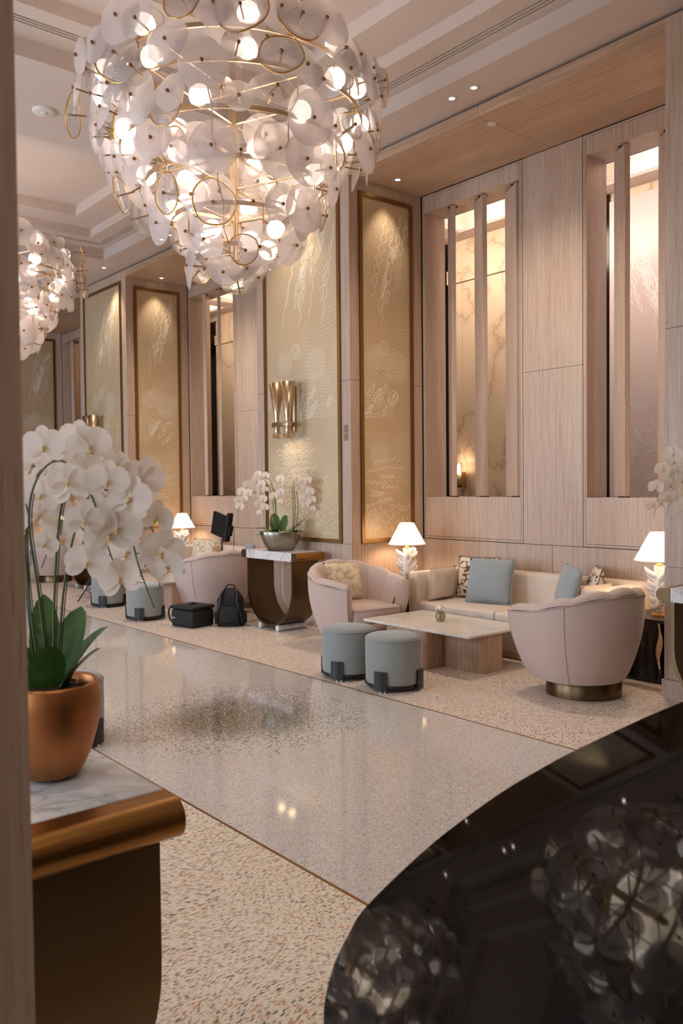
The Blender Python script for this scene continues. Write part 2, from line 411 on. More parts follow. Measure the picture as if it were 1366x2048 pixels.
for ty in TRAYS:
    b = MB(); ring(b, TX, ty, (RX1+.05, RY1+.05), (RX1+.001, RY1+.001), Z0+.002, Z1+.02); obj('tray_riser', b, M['plaster'], ceil)
    edges = [(RX1+.02, RY1+.02), (2.152, 1.672), (2.128, 1.648), (2.114, 1.634), (2.090, 1.610), (2.076, 1.596), (2.052, 1.572), (1.835, 1.40)]
    for a, c in ((0,1),(2,3),(4,5),(6,7)):
        b = MB(); ring(b, TX, ty, edges[a], edges[c], Z1, Z1+.02); obj('tray_ledge', b, M['plaster'], ceil)
    b = MB(); ring(b, TX, ty, (2.16, 1.68), (2.04, 1.56), Z1+.08, Z1+.09); obj('slot_diffuser', b, M['slot'], ceil)
    b = MB(); ring(b, TX, ty, (1.86, 1.425), (1.836, 1.401), Z1+.002, Z2+.02); obj('tray_riser', b, M['plaster'], ceil)
    b = MB(); ring(b, TX, ty, (1.85, 1.415), (1.44, .95), Z2, Z2+.02); obj('tray_ledge', b, M['plaster'], ceil)
    b = MB(); ring(b, TX, ty, (1.465, .975), (1.441, .951), Z2+.002, Z3+.02); obj('tray_riser', b, M['plaster'], ceil)
    bx('tray_top', TX-1.45, TX+1.45, ty-.96, ty+.96, Z3, Z3+.03, M['plaster'], ceil)

# engraved art ------------------------------------------------------
def strokes_art(w, h, seed, dense=1.0):
    rnd = random.Random(seed); out = []
    def wavy(u0, v0, u1, v1, amp, fr, wd, n=26, ph=0):
        d = math.hypot(u1-u0, v1-v0); tx, ty = (u1-u0)/d, (v1-v0)/d; pts = []
        for i in range(n+1):
            t = i/n; s = amp*math.sin(fr*t*2*PI+ph)+amp*.5*math.sin(fr*2.3*t*2*PI+ph*2)
            pts.append((u0+(u1-u0)*t-ty*s, v0+(v1-v0)*t+tx*s))
        out.append((pts, wd))
    def circ(u, v, r, wd, n=28): out.append(([(u+r*math.cos(2*PI*i/n), v+r*math.sin(2*PI*i/n)) for i in range(n+1)], wd))
    def blob(u, v, l, ang, wd):
        pts = []
        for i in range(19):
            a = 2*PI*i/18; rr = 1+.22*math.sin(3*a+u*9)
            x = l*math.cos(a)*rr; y = l*.27*math.sin(a)*rr
            pts.append((u+x*math.cos(ang)-y*math.sin(ang), v+x*math.sin(ang)+y*math.cos(ang)))
        out.append((pts, wd))
    def dash(u, v, ang, l, wd): out.append(([(u-l*math.cos(ang)/2, v-l*math.sin(ang)/2), (u+l*math.cos(ang)/2, v+l*math.sin(ang)/2)], wd))
    # flowing lines top
    for i in range(int(7*dense)):
        u = w*(.50+.07*i*rnd.uniform(.7,1.2)); wavy(u, h*rnd.uniform(.88,.985), u-w*rnd.uniform(.1,.35), h*rnd.uniform(.62,.76), .016, rnd.uniform(4,7), .0045, 60, rnd.uniform(0,6))
    for i in range(int(18*dense)):
        t = rnd.random(); blob(w*(.88-.45*t+rnd.uniform(-.08,.08)), h*(.95-.24*t)+rnd.uniform(-.05,.05), rnd.uniform(.05,.10), 1.25+rnd.uniform(-.25,.25), .005)
    # lower left arcs of dashes sweeping round
    for k in range(int(12*dense)):
        rr = .16+.045*k
        for j in range(int(rr*46)):
            a = -2.3+2.6*j/(rr*46); u = w*.62+rr*math.cos(a)*.75; v = h*.66+rr*math.sin(a)
            if .02 < u < w-.02 and .02*h < v < .98*h: dash(u, v, a+PI/2, .020, .0035)
    # concentric medallions
    cs = [(w*.27, h*.535, .115), (w*.70, h*.515, .165), (w*.33, h*.25, .12), (w*.43, h*.565, .05), (w*.16, h*.055, .10)]
    for (u, v, r) in cs:
        k = max(2, int(r/.022))
        for i in range(k): circ(u, v, r*(i+1)/k, .0038)
        for i in range(int(34*dense)):
            a = 2*PI*i/34; dash(u+(r+.03)*math.cos(a), v+(r+.03)*math.sin(a), a, .022, .0035)
    # flowing dash fields, drawn in rows with open areas between
    def field(v0, v1, du, dv, l, wd, ph):
        nv = int((v1-v0)/dv)
        for i in range(nv):
            v = v0+dv*i
            for j in range(int(w/du)):
                u = du*(j+.5*(i % 2))+rnd.uniform(-.006,.006)
                msk = math.sin(u*5.2+ph)+math.sin(v*3.1+u*2.3+ph*1.7)
                if msk < -.25: continue
                ang = .9*math.sin(v*2.2+ph)+.8*math.cos(u*4+ph)-.5
                dash(u, v+rnd.uniform(-.006,.006), ang, l*rnd.uniform(.7,1.2), wd)
    field(h*.36, h*.50, .052, .030, .036, .0042, seed*1.3)
    field(h*.17, h*.32, .045, .028, .026, .0036, seed*.7+2)
    field(h*.70, h*.95, .06, .034, .022, .0030, seed*.4+4)
    for i in range(int(12*dense)):
        u = rnd.uniform(.08, w-.14); v = h*rnd.uniform(.36, .44); blob(u, v, rnd.uniform(.05,.10), .9+rnd.uniform(-.2,.2), .0046)
    # waves low down
    for k in range(int(10*dense)):
        u0_ = w*rnd.uniform(.02,.4); v = h*(.10+.014*k); wavy(u0_, v, min(w-.03, u0_+rnd.uniform(.2,.5)*w*1.2), v+rnd.uniform(-.03,.05), .015, rnd.uniform(3,6), .0042, 40, rnd.uniform(0,6))
    for i in range(int(150*dense)):
        u = rnd.uniform(.02, w-.02); v = h*rnd.uniform(.012,.10)
        dash(u, v, .3+2.0*u/w+rnd.uniform(-.2,.2), rnd.uniform(.012,.03), .0045)
    # cut to the plate
    res = []
    for pts, wd in out:
        cur = []
        for p in pts:
            if .008 < p[0] < w-.008 and .008 < p[1] < h-.008: cur.append(p)
            else:
                if len(cur) > 1: res.append((cur, wd))
                cur = []
        if len(cur) > 1: res.append((cur, wd))
    return res
def engrave(name, st, mapf, m, parent):
    b = MB()
    for si, (pts, wd) in enumerate(st):
        L = []; n = len(pts); dz = 4e-6*(si % 300)
        for i in range(n):
            a = pts[max(i-1,0)]; c = pts[min(i+1,n-1)]; dx, dy = c[0]-a[0], c[1]-a[1]; d = math.hypot(dx, dy) or 1
            px, py = -dy/d*wd*.85, dx/d*wd*.85
            L += [mapf(pts[i][0]+px, pts[i][1]+py, dz), mapf(pts[i][0]-px, pts[i][1]-py, dz)]
        b.add(L, [(2*i, 2*i+1, 2*i+3, 2*i+2) for i in range(n-1)])
    o = obj(name, b, m, parent); o['kind'] = 'stuff'; return o
ART = {}
def art_panel(label, face, a0, a1, z0, z1, at, seed, flip=False):
    # face 'x': plate in the plane x=at, a = y;  face 'y': plate in the plane y=at, a = x
    fwid = .045
    t = thing('art_panel', label, 'wall art', (at if face == 'x' else (a0+a1)/2, at if face == 'y' else (a0+a1)/2, z0), 0, 'engraved gold wall panels')
    cx, cy, cz = t.location
    def B(name, p0, p1, q0, q1, d0, d1, m, par=None):
        if face == 'x': o = bx(name, d0-cx, d1-cx, p0-cy, p1-cy, q0-cz, q1-cz, m, par or t)
        else: o = bx(name, p0-cx, p1-cx, d0-cy, d1-cy, q0-cz, q1-cz, m, par or t)
        return o
    B('frame_bar', a0, a0+fwid, z0, z1, at-.02, at+.015, M['frame']); B('frame_bar', a1-fwid, a1, z0, z1, at-.02, at+.015, M['frame'])
    B('frame_bar', a0+fwid, a1-fwid, z0, z0+fwid, at-.02, at+.015, M['frame']); B('frame_bar', a0+fwid, a1-fwid, z1-fwid, z1, at-.02, at+.015, M['frame'])
    pl = B('plate', a0+fwid, a1-fwid, z0+fwid, z1-fwid, at-.002, at+.012, M['art'])
    w = a1-a0-2*fwid; h = z1-z0-2*fwid
    key = (face, seed)
    if face == 'x': mf = lambda u, v, e: (-.0026-e, a1-fwid-u-cy, v+fwid)
    else: mf = lambda u, v, e: (a0+fwid+u-cx, -.0026-e, v+fwid)
    engrave('engraving', strokes_art(w, h, seed, 1.0 if face == 'y' else 1.5), mf, M['etch'], pl)
    return t

# wall on the seating side ------------------------------------------
PIL = [(1.50, 3.28), (6.92, 8.70), (12.36, 14.14), (17.80, 19.60)]
BAY = [(3.28, 6.92), (8.70, 12.36), (14.14, 17.80)]
ZJ = 2.78; ZS = 4.975; G = .003
core = MB()
for (y0, y1) in PIL: core.box(X1+.021, 7.45, y0+.021, y1-.021, 0, 5.075)
for (y0, y1) in BAY:
    core.box(X2+.031, 7.40, y0, y1, 0, 1.464)
    core.box(X2+.031, 7.40, y0+1.46, y1-1.46, 1.464, 4.802)
    core.box(X2+.031, 7.45, y0, y1, 4.802, 5.6)
    core.box(X1+.021, 7.45, y0-.021, y1+.021, ZS+.022, 5.075)
core.box(X2+.031, 7.40, -4, 1.52, 0, 5.6); core.box(X1+.05, 7.45, -4, 20, 5.076, 5.30)
wall = struct(obj('wall_right', core, M['wood_dark']))
def wp(x0, x1, y0, y1, z0, z1, m='wood'): return bx('wood_panel', x0, x1, y0, y1, z0, z1, M[m], wall)
wp(X2, X2+.03, -4, 1.5, .135, 5.09)
for i, (y0, y1) in enumerate(PIL):
    a0, a1 = y0+.155, y1-.165
    F0, F1 = X1, X1+.02
    wp(F0, F1, y0, y1, .135, .987)
    for (p, q) in ((y0, a0-G), (a1+G, y1)):
        wp(F0, F1, p, q, .990, ZJ-.002); wp(F0, F1, p, q, ZJ+.002, 5.075)
    wp(F0, F1, a0, a1, 4.935, 5.075)
    # side facing the camera
    S0, S1 = y0, y0+.02
    for (p, q) in ((X1+.021, 6.057), (6.878, 7.028)):
        wp(p, q, S0, S1, .135, ZJ-.002); wp(p, q, S0, S1, ZJ+.002, ZS)
    wp(6.06, 6.875, S0, S1, .135, .985); wp(6.06, 6.875, S0, S1, 4.845, ZS)
    wp(X1+.021, 7.028, y1-.02, y1, .135, ZS)
base = struct(bx('baseboard_right', X2-.012, X2, 3.3, 6.9, 0, .132, M['wood']))
for (y0, y1) in PIL:
    bx('skirting', X1-.014, X1+.02, y0-.014, y1+.014, 0, .132, M['wood'], base)
    bx('skirting', X1+.02, 7.03, y0-.014, y0+.02, 0, .132, M['wood'], base)
for (y0, y1) in BAY[1:]: bx('skirting', X2-.012, X2, y0, y1, 0, .132, M['wood'], base)
WIN = 0
FIN_A = {(0,1): (41,34,31), (0,0): (37,37,37), (1,1): (43,31.6,34), (1,0): (36,36,36), (2,1): (44,36,36), (2,0): (36,36,36)}
for i, (y0, y1) in enumerate(BAY):
    ym = (y0+y1)/2
    wp(X2, X2+.03, y0, ym-G, .135, 1.003); wp(X2, X2+.03, ym+G, y1, .135, 1.003)
    wp(X2, X2+.03, y0+1.463, y1-1.463, 1.009, ZJ-.002); wp(X2, X2+.03, y0+1.463, y1-1.463, ZJ+.002, 4.968)
    for (p, q) in ((y0, ym-.002), (ym+.002, y1)):
        wp(X1+.021, X2, p, q, ZS, ZS+.02, 'wood_y')
        wp(X1, X1+.02, p, q, ZS, 5.075, 'wood_y')
    for k, (p, q) in enumerate(((y0+.02, y0+1.455), (y1-1.455, y1-.02))):
        WIN += 1
        t = bpy.data.objects.new('window_%d' % WIN, None); COL.objects.link(t); t['kind'] = 'structure'; t.empty_display_size = .1
        tr = .022; g = .004; Xo = X2
        for (a, b_, c, d) in ((p, p+tr, 1.012, 4.965), (q-tr, q, 1.012, 4.965), (p+tr, q-tr, 1.012, 1.012+tr), (p+tr, q-tr, 4.965-tr, 4.965)):
            bx('surround_trim', Xo, Xo+.03, a, b_, c, d, M['wood'], t)
        pi, qi = p+tr+g, q-tr-g
        bx('apron_panel', Xo, Xo+.03, pi, qi, 1.012+tr+g, 1.49, M['wood'], t)
        bx('lintel_panel', Xo, Xo+.03, pi, qi, 4.775, 4.965-tr-g, M['wood'], t)
        bx('jamb_panel', Xo, Xo+.34, pi, pi+.012, 1.491, 4.774, M['wood'], t); bx('jamb_panel', Xo, Xo+.34, qi-.012, qi, 1.491, 4.774, M['wood'], t)
        bx('head_panel', Xo+.031, Xo+.34, pi, qi, 4.776, 4.80, M['wood'], t); bx('sill_panel', Xo+.031, Xo+.34, pi, qi, 1.466, 1.489, M['wood'], t)
        for j in range(3):
            th = R(FIN_A[(i, k)][j]); yf = q-.45-.455*j
            d = Vector((math.sin(th), math.cos(th))); nrm = Vector((-d.y, d.x)); L = .33 if k == 1 else .26; hw = .027
            fx = X2+.01+hw
            b = MB(); P = [Vector((fx, yf))+nrm*s for s in (-hw, hw)]; Q = [v_+d*L for v_ in P]
            b.prism([tuple(P[0]), tuple(Q[0]), tuple(Q[1]), tuple(P[1])], 'z', 1.500, 4.766)
            obj('fin', b, M['wood'], t, bevel=.003, seg=1)
            b = MB(); b.box(fx-.005+d.x*.04, fx+d.x*.14, yf-.012+d.y*.04, yf+.012+d.y*.12, 4.766, 4.776); b.box(fx-.005+d.x*.04, fx+d.x*.14, yf-.012+d.y*.04, yf+.012+d.y*.12, 1.489, 1.500)
            obj('pivot', b, M['gap'], t)

# art on piers --------------------------------------------------------
for i, (y0, y1) in enumerate(PIL[:3]):
    lab = ['large engraved gold panel at the right edge behind the orchid console', 'large engraved gold panel carrying the double cone wall sconce', 'narrower looking engraved gold panel behind the foreground orchid, with sconce'][i]
    art_panel(lab, 'x', y0+.155, y1-.165, .99, 4.93, X1, 11+i)
art_panel('tall engraved gold panel in the recess behind the lit table lamp and sofa', 'y', 6.06, 6.875, .99, 4.84, 6.92, 5)
art_panel('tall engraved gold panel in the second recess, above the farther table lamp', 'y', 6.06, 6.875, .99, 4.84, 12.36, 6)
art_panel('farthest engraved gold panel, below the second chandelier at far left', 'y', 6.06, 6.875, .99, 4.84, 17.80, 7)

# room behind the fins -------------------------------------------------
WB = 9.0
wb = struct(bx('wall_back', WB+.03, WB+.15, 2.0, 20, 0, 5.6, M['marble_beige']))
def slab(y0, y1, z0, z1, m, name='marble_slab'): return bx(name, WB, WB+.028, y0, y1, z0, z1, M[m], wb)
slab(2.0, 5.695, 0, 5.0, 'etch_glass', 'etched_panel')
slab(5.70, 5.90, 0, 5.1, 'blackstone', 'black_slab')
def marble_run(a, b):
    y = a
    while y < b-.01:
        e = min(y+.43, b)
        slab(y, e-.003, 4.70, 4.97, 'marble_beige'); slab(y, e-.003, 1.25, 4.50, 'marble_beige'); slab(y, e-.003, 0, 1.245, 'marble_beige')
        y = e
    bx('cornice_band', WB-.03, WB+.028, a, b, 4.505, 4.695, M['marble_beige'], wb)
marble_run(5.905, 8.32); slab(8.325, 8.75, 0, 5.1, 'blackstone', 'black_slab'); marble_run(8.75, 10.9)
marble_run(10.9, 14.70); slab(14.70, 15.05, 0, 5.0, 'blackstone', 'black_slab'); marble_run(15.05, 20)
engrave('engraving', strokes_art(1.25, 4.6, 41, 2.4), lambda u, v, e: (WB-.001-e, 4.42+u, v+.3), M['etch_white'], wb)
bx('frieze', WB-.01, WB+.028, 2.0, 20, 5.145, 5.6, M['plaster'], wb)
cb = struct(bx('ceiling_back_room', 7.40, 9.2, 2.0, 20, 5.45, 5.5, M['plaster']))
for (a, b_) in ((2.0, 2.6), (5.6, 6.05), (7.85, 8.1), (10.5, 11.0), (13.5, 13.9), (19.4, 20)):
    bx('ceiling_beam', 7.46, 8.985, a, b_, 5.104, 5.18, M['plaster'], cb)
bx('ceiling_ledge', 8.72, 9.029, 2.0, 20, 5.10, 5.14, M['plaster'], cb); bx('ceiling_ledge', 7.46, 7.75, 2.0, 20, 5.10, 5.14, M['plaster'], cb)
for (a, b_) in ((2.7, 5.5), (6.1, 7.8), (8.15, 10.4), (11.1, 13.4), (14.0, 19.3)):
    o = bx('cove_light', 8.92, 8.97, a, b_, 5.145, 5.165, M['cove']); tag(o, 'warm cove light strip above the marble room, %s' % {2.7: 'nearest run', 6.1: 'seen through the first fins', 8.15: 'run beyond the first fins', 11.1: 'seen through the second bay fins', 14.0: 'farthest run'}[a], 'cove light', 'cove lights of the marble room')
lamp('marble_room_fill', 'AREA', (7.6, 7.3, 4.9), 48, WARM2, (0, R(-62), 0), shape='RECTANGLE', size=.5, size_y=3)  # unseen area fills added below the coves to brighten the marble wall, no fixture
lamp('marble_room_fill', 'AREA', (7.6, 13.0, 4.9), 36, WARM2, (0, R(-62), 0), shape='RECTANGLE', size=.5, size_y=3)
lamp('etched_room_fill', 'AREA', (7.6, 4.4, 4.9), 30, (1, .84, .78), (0, R(-62), 0), shape='RECTANGLE', size=.5, size_y=2.4)  # unseen pinkish fill added to brighten the etched panel, no fixture

# opposite wall with tall windows, end walls ----------------------------
wl = MB()
ys = [-4, .1, 3.1, 5.4, 8.4, 10.7, 13.7, 20]
for a, b_ in zip(ys[0::2], ys[1::2]): wl.box(-3.65, -3.5, a, b_, 0, 5.7)
for a, b_ in zip(ys[1::2], ys[2::2]): wl.box(-3.65, -3.5, a, b_, 0, .4); wl.box(-3.65, -3.5, a, b_, 4.2, 5.7)
struct(obj('wall_left', wl, M['wood']))
for a, b_ in zip(ys[1::2], ys[2::2]):
    WIN += 1; t = bpy.data.objects.new('window_%d' % WIN, None); COL.objects.link(t); t['kind'] = 'structure'
    bx('pane', -3.60, -3.595, a+.05, b_-.05, .45, 4.15, M['pane'], t)
    for (c, d, e, f_) in ((a, a+.05, .4, 4.2), (b_-.05, b_, .4, 4.2), ((a+b_)/2-.02, (a+b_)/2+.02, .4, 4.2)): bx('frame_bar', -3.62, -3.57, c, d, e, f_, M['frame'], t)
struct(bx('wall_far', -3.65, 9.1, 20, 20.1, 0, 5.7, M['wood'])); struct(bx('wall_near', -3.65, 9.1, -4.1, -4, 0, 5.7, M['wood']))
# column beside the camera
struct(bx('wall_column', -.15, .385, 1.11, 1.5, 0, 5.1, M['wood'], bevel=.004))

# ceiling fittings -------------------------------------------------------
def downlight(x, y, z, label, power=0, spot=70, aim=None, r=.035):
    t = thing('downlight', label, 'downlight', (x, y, z), 0, 'recessed ceiling downlights')
    b = MB(); b.lathe([(r*.72, .0), (r*1.25, -.004), (r*1.25, 0.0)], 20); obj('trim_ring', b, M['white_plast'], t)
    b = MB(); b.lathe([(r*.001, -.001), (r*.72, -.001)], 16, cap=False); obj('lens', b, M['lens'], t)
    if power:
        l = lamp('downlight_beam', 'SPOT', (x, y, z-.02), power, WARM2, spot_size=R(spot), spot_blend=.85, shadow_soft_size=.04)
        if aim is not None:
            d = Vector(aim)-l.location; l.rotation_euler = d.to_track_quat('-Z', 'Y').to_euler()
    return t
downlight(5.68, 5.19, Z0, 'recessed downlight near the slot, farther one of the pair over the sofa bay', 88, 125, None)
downlight(5.68, 4.93, Z0, 'recessed downlight near the slot, nearer one of the pair over the sofa bay', 88, 125, None)
downlight(6.44, 6.69, ZS, 'small downlight in the wood soffit above the tall gold panel', 30, 70, (6.45, 6.95, 3.2))
downlight(6.44, 3.51, ZS, 'small downlight in the wood soffit hidden near the right pier', 30, 70, (6.45, 3.2, 3.0))
downlight(6.44, 12.13, ZS, 'small downlight in the soffit of the second bay', 30, 70, (6.45, 12.4, 3.2))
downlight(5.66, 12.55, Z0, 'recessed downlight above the pier behind the foreground orchid', 70, 75, (5.9, 13.2, 2.5))
downlight(5.66, 10.64, Z0, 'recessed downlight over the second bay, farther of its pair', 88, 125, None)
downlight(5.66, 10.38, Z0, 'recessed downlight over the second bay, nearer of its pair', 88, 125, None)
downlight(5.66, 7.81, Z0, 'recessed downlight above the sconce panel, behind the chandelier', 70, 75, (5.9, 7.81, 2.8))
downlight(5.66, 2.40, Z0, 'recessed downlight above the right pier', 50, 75, (5.9, 2.4, 2.6))
for yy, nm in ((-.4, 'behind the camera'), (2.3, 'above the foreground console'), (5.06, 'far left of the foreground chandelier'), (7.8, 'left of the lower ceiling strip'), (10.4, 'far left of the farther chandelier')):
    downlight(.74, yy, Z0, 'recessed downlight of the walkway row, ' + nm, 62, 125, None)
downlight(5.66, -.3, Z0, 'recessed downlight over the bay beside the camera', 62, 125, None)
t = thing('smoke_detector', 'round white smoke detector on the plain ceiling left of the chandelier', 'detector', (2.92, 7.70, Z0))
b = MB(); b.lathe([(.105, 0), (.105, -.012), (.095, -.022), (.05, -.024)], 32); obj('base', b, M['white_plast'], t)
b = MB(); b.lathe([(.03, -.024), (.03, -.034), (.02, -.036)], 20); obj('sensor', b, M['white_plast'], t)
t = thing('ceiling_speaker', 'flat round grille plate in the ceiling tray behind the chandelier top', 'speaker', (3.15, 6.16, Z2))
b = MB(); b.lathe([(.16, 0), (.16, -.004), (.15, -.005)], 40); obj('grille', b, M['plaster'], t)
t = thing('sprinkler_cover', 'small round sprinkler cover on the wood soffit joint', 'sprinkler', (6.138, 5.112, ZS))
b = MB(); b.lathe([(.042, 0), (.042, -.008), (.034, -.010)], 24); obj('cover_plate', b, M['white_plast'], t)
t = thing('wall_switch', 'double wall switch plate on the pier edge right of the sconce', 'switch', (X1, 7.0, 2.21))
for dz in (-.045, .045):
    b = MB(); b.box(-.008, 0, -.03, .03, dz-.04, dz+.04); obj('rocker', b, M['champagne'], t)
# ================================================================== CHANDELIERS
def disc_mesh(name, kind, seed):
    rnd = random.Random(seed); n = 30
    ph = [rnd.uniform(0, 6.28) for _ in range(3)]; am = [rnd.uniform(.02,.07), rnd.uniform(.01,.035), rnd.uniform(0,.02)]
    wob = lambda a: 1+am[0]*math.cos(2*a+ph[0])+am[1]*math.cos(3*a+ph[1])+am[2]*math.cos(5*a+ph[2])
    dish = rnd.uniform(.10,.24)
    rs = [.03,.25,.5,.72,.9,.98,1.0] if kind != 'ripple' else [.05+.95*i/26 for i in range(27)]
    def row(r, top):
        out = []
        for i in range(n):
            a = 2*PI*i/n; w = wob(a); x, y = .5*r*w*math.cos(a), .5*r*w*math.sin(a)
            z = -dish*.5*r*r + (.012*math.cos(2*a+ph[1])*r*r)
            if kind == 'ripple' and top: z += .0055*math.cos(r*2*PI*9)
            if not top: z -= .022*(1-r**6)
            out.append((x, y, z))
        return out
    b = MB(); rows = [row(r, True) for r in rs]+[row(r, False) for r in (rs[::-1] if kind != 'ripple' else [.98,.8,.5,.25,.03])]
    b.grid(rows, 0, True, True)
    me = b.mesh(name, M[{'frost': 'frost', 'clear': 'clear', 'ripple': 'ripple'}[kind]])
    edge = [(p[0], p[1], p[2]) for p in row(1.0, True)]
    return me, edge
DISCS = {'frost': [disc_mesh('frosted_disc', 'frost', i) for i in range(7)], 'clear': [disc_mesh('clear_disc', 'clear', 20+i) for i in range(4)], 'ripple': [disc_mesh('rippled_disc', 'ripple', 40+i) for i in range(4)]}
RIMS = []
for me, edge in DISCS['ripple']:
    b = MB(); b.tube(edge, .019, 6, 0, True); RIMS.append(b.mesh('gold_rim', M['gold']))
b = MB(); b.cyl((0,0,-.11), (0,0,.004), .0055, 8); b.lathe([(.011,.004),(.011,.014),(.006,.017)], 10); PIN = b.mesh('pin', M['frame'])
b = MB(); prof = [(.0015 if k in (0, 14) else .068*math.sin(PI*k/14), -.068*math.cos(PI*k/14)) for k in range(15)]; b.lathe(prof, 24); GLOBE = b.mesh('globe', M['globe'])
TIER = [(4.35, 1.00, 33, .15), (4.14, 1.02, 33, .10), (3.92, .90, 30, .05), (3.69, .74, 25, -.1), (3.46, .56, 19, -.22), (3.25, .38, 12, -.35)]
def chandelier(loc, label):
    cx, cy = loc; zb = 3.0
    t = thing('chandelier', label, 'chandelier', (cx, cy, zb), 0, 'glass disc chandeliers of the lobby')
    rnd = random.Random(31)
    b = MB(); b.cyl((0,0,.25), (0,0,Z3-zb), .018, 12); b.cyl((0,0,.2), (0,0,1.4), .03, 14); obj('stem', b, M['champagne'], t)
    b = MB(); b.lathe([(.16, Z3-zb), (.16, Z3-zb-.05), (.05, Z3-zb-.09)], 32); obj('canopy', b, M['champagne'], t)
    for (z, r, cnt, tilt) in TIER:
        rf = r-.13; b = MB(); nz = 48
        rows = []
        for (rr, dz) in ((rf-.006,-.014),(rf+.006,-.014),(rf+.006,.014),(rf-.006,.014),(rf-.006,-.014)):
            rows.append([(rr*math.cos(2*PI*i/nz), rr*math.sin(2*PI*i/nz), z-zb+dz) for i in range(nz)])
        b.grid(rows, 0, False, True)
        for k in range(4):
            a = k*PI/2+.4; b.cyl((0,0,z-zb), (rf*math.cos(a), rf*math.sin(a), z-zb), .009, 8)
        obj('ring_frame', b, M['champagne'], t)
    for k in range(10):
        b = MB(); a = 2*PI*k/10+.2
        for (p, q) in zip(TIER[:-1], TIER[1:]):
            rp, rq = p[1]-.14, q[1]-.14; b.cyl((rp*math.cos(a), rp*math.sin(a), p[0]-zb), (rp*math.cos(a), rp*math.sin(a), p[0]-zb-.16), .005, 6)
            b.cyl((rp*math.cos(a), rp*math.sin(a), p[0]-zb-.16), (rq*math.cos(a), rq*math.sin(a), q[0]-zb), .005, 6)
        obj('hanger_rod', b, M['champagne'], t)
    def disc(r, a, z, d, kind, tilt):
        i = rnd.randrange(len(DISCS[kind])); me, _ = DISCS[kind][i]
        nrm = Vector((math.cos(a)*math.cos(tilt), math.sin(a)*math.cos(tilt), math.sin(tilt)))
        nrm += Vector((rnd.uniform(-.22,.22), rnd.uniform(-.22,.22), rnd.uniform(-.14,.14))); nrm.normalize()
        q = nrm.to_track_quat('Z', 'Y'); e = (q @ Quaternion((0,0,1), rnd.uniform(0, 6.28)))
        o = link('glass_disc', me, t, (r*math.cos(a), r*math.sin(a), z-zb)); o.rotation_mode = 'QUATERNION'; o.rotation_quaternion = e; o.scale = (d, d, d)
        p = link('pin', PIN, o); p.scale = (1/d, 1/d, 1/d)
        if kind == 'ripple': link('gold_rim', RIMS[i], o)
    def pick():
        x = rnd.random(); return 'frost' if x < .58 else ('clear' if x < .72 else 'ripple')
    for (z, r, cnt, tilt) in TIER:
        for k in range(cnt):
            a = 2*PI*(k+rnd.uniform(-.3,.3))/cnt
            disc(r+rnd.uniform(-.06,.09), a, z+rnd.uniform(-.09,.10), rnd.choice((.19,.22,.24,.26,.28,.31,.34)) if z > 3.3 else rnd.choice((.2,.24,.28,.3)), pick(), tilt+rnd.uniform(-.12,.12))
    for k in range(7): disc(.16+.05*(k % 2), 2*PI*k/7, 3.10+rnd.uniform(-.03,.04), .24, 'clear' if k % 2 else 'frost', -.75)
    for (z, r, cnt, tilt) in TIER[1:5]:
        for k in range(int(cnt*.4)):
            disc(r-.10+rnd.uniform(-.06,.04), 2*PI*(k+rnd.random())/(cnt*.4), z+.11+rnd.uniform(-.05,.05), rnd.choice((.2,.24,.28,.32)), pick(), tilt+rnd.uniform(-.1,.1))
    disc(.33, 2.6, 3.16, .34, 'frost', .05)
    for (z, r, cnt, tilt) in TIER:
        m = max(3, int(cnt*.28))
        for k in range(m):
            a = 2*PI*(k+rnd.uniform(-.2,.2))/m; rr = r-.14
            g = link('globe', GLOBE, t, (rr*math.cos(a), rr*math.sin(a), z-zb+rnd.uniform(.02,.09)))
    lamp('chandelier_glow', 'POINT', (cx, cy, 3.95), 30, WARM2, shadow_soft_size=.35)
    return t
CH1 = chandelier((TX, 4.97), 'large tiered chandelier of frosted glass discs hanging in the foreground')
CH2 = copy_tree(CH1); CH2.location = (TX, 10.24, 3.0); lamp('chandelier_glow', 'POINT', (TX, 10.24, 3.95), 30, WARM2, shadow_soft_size=.35); CH2['label'] = 'farther glass disc chandelier half hidden at the left edge'

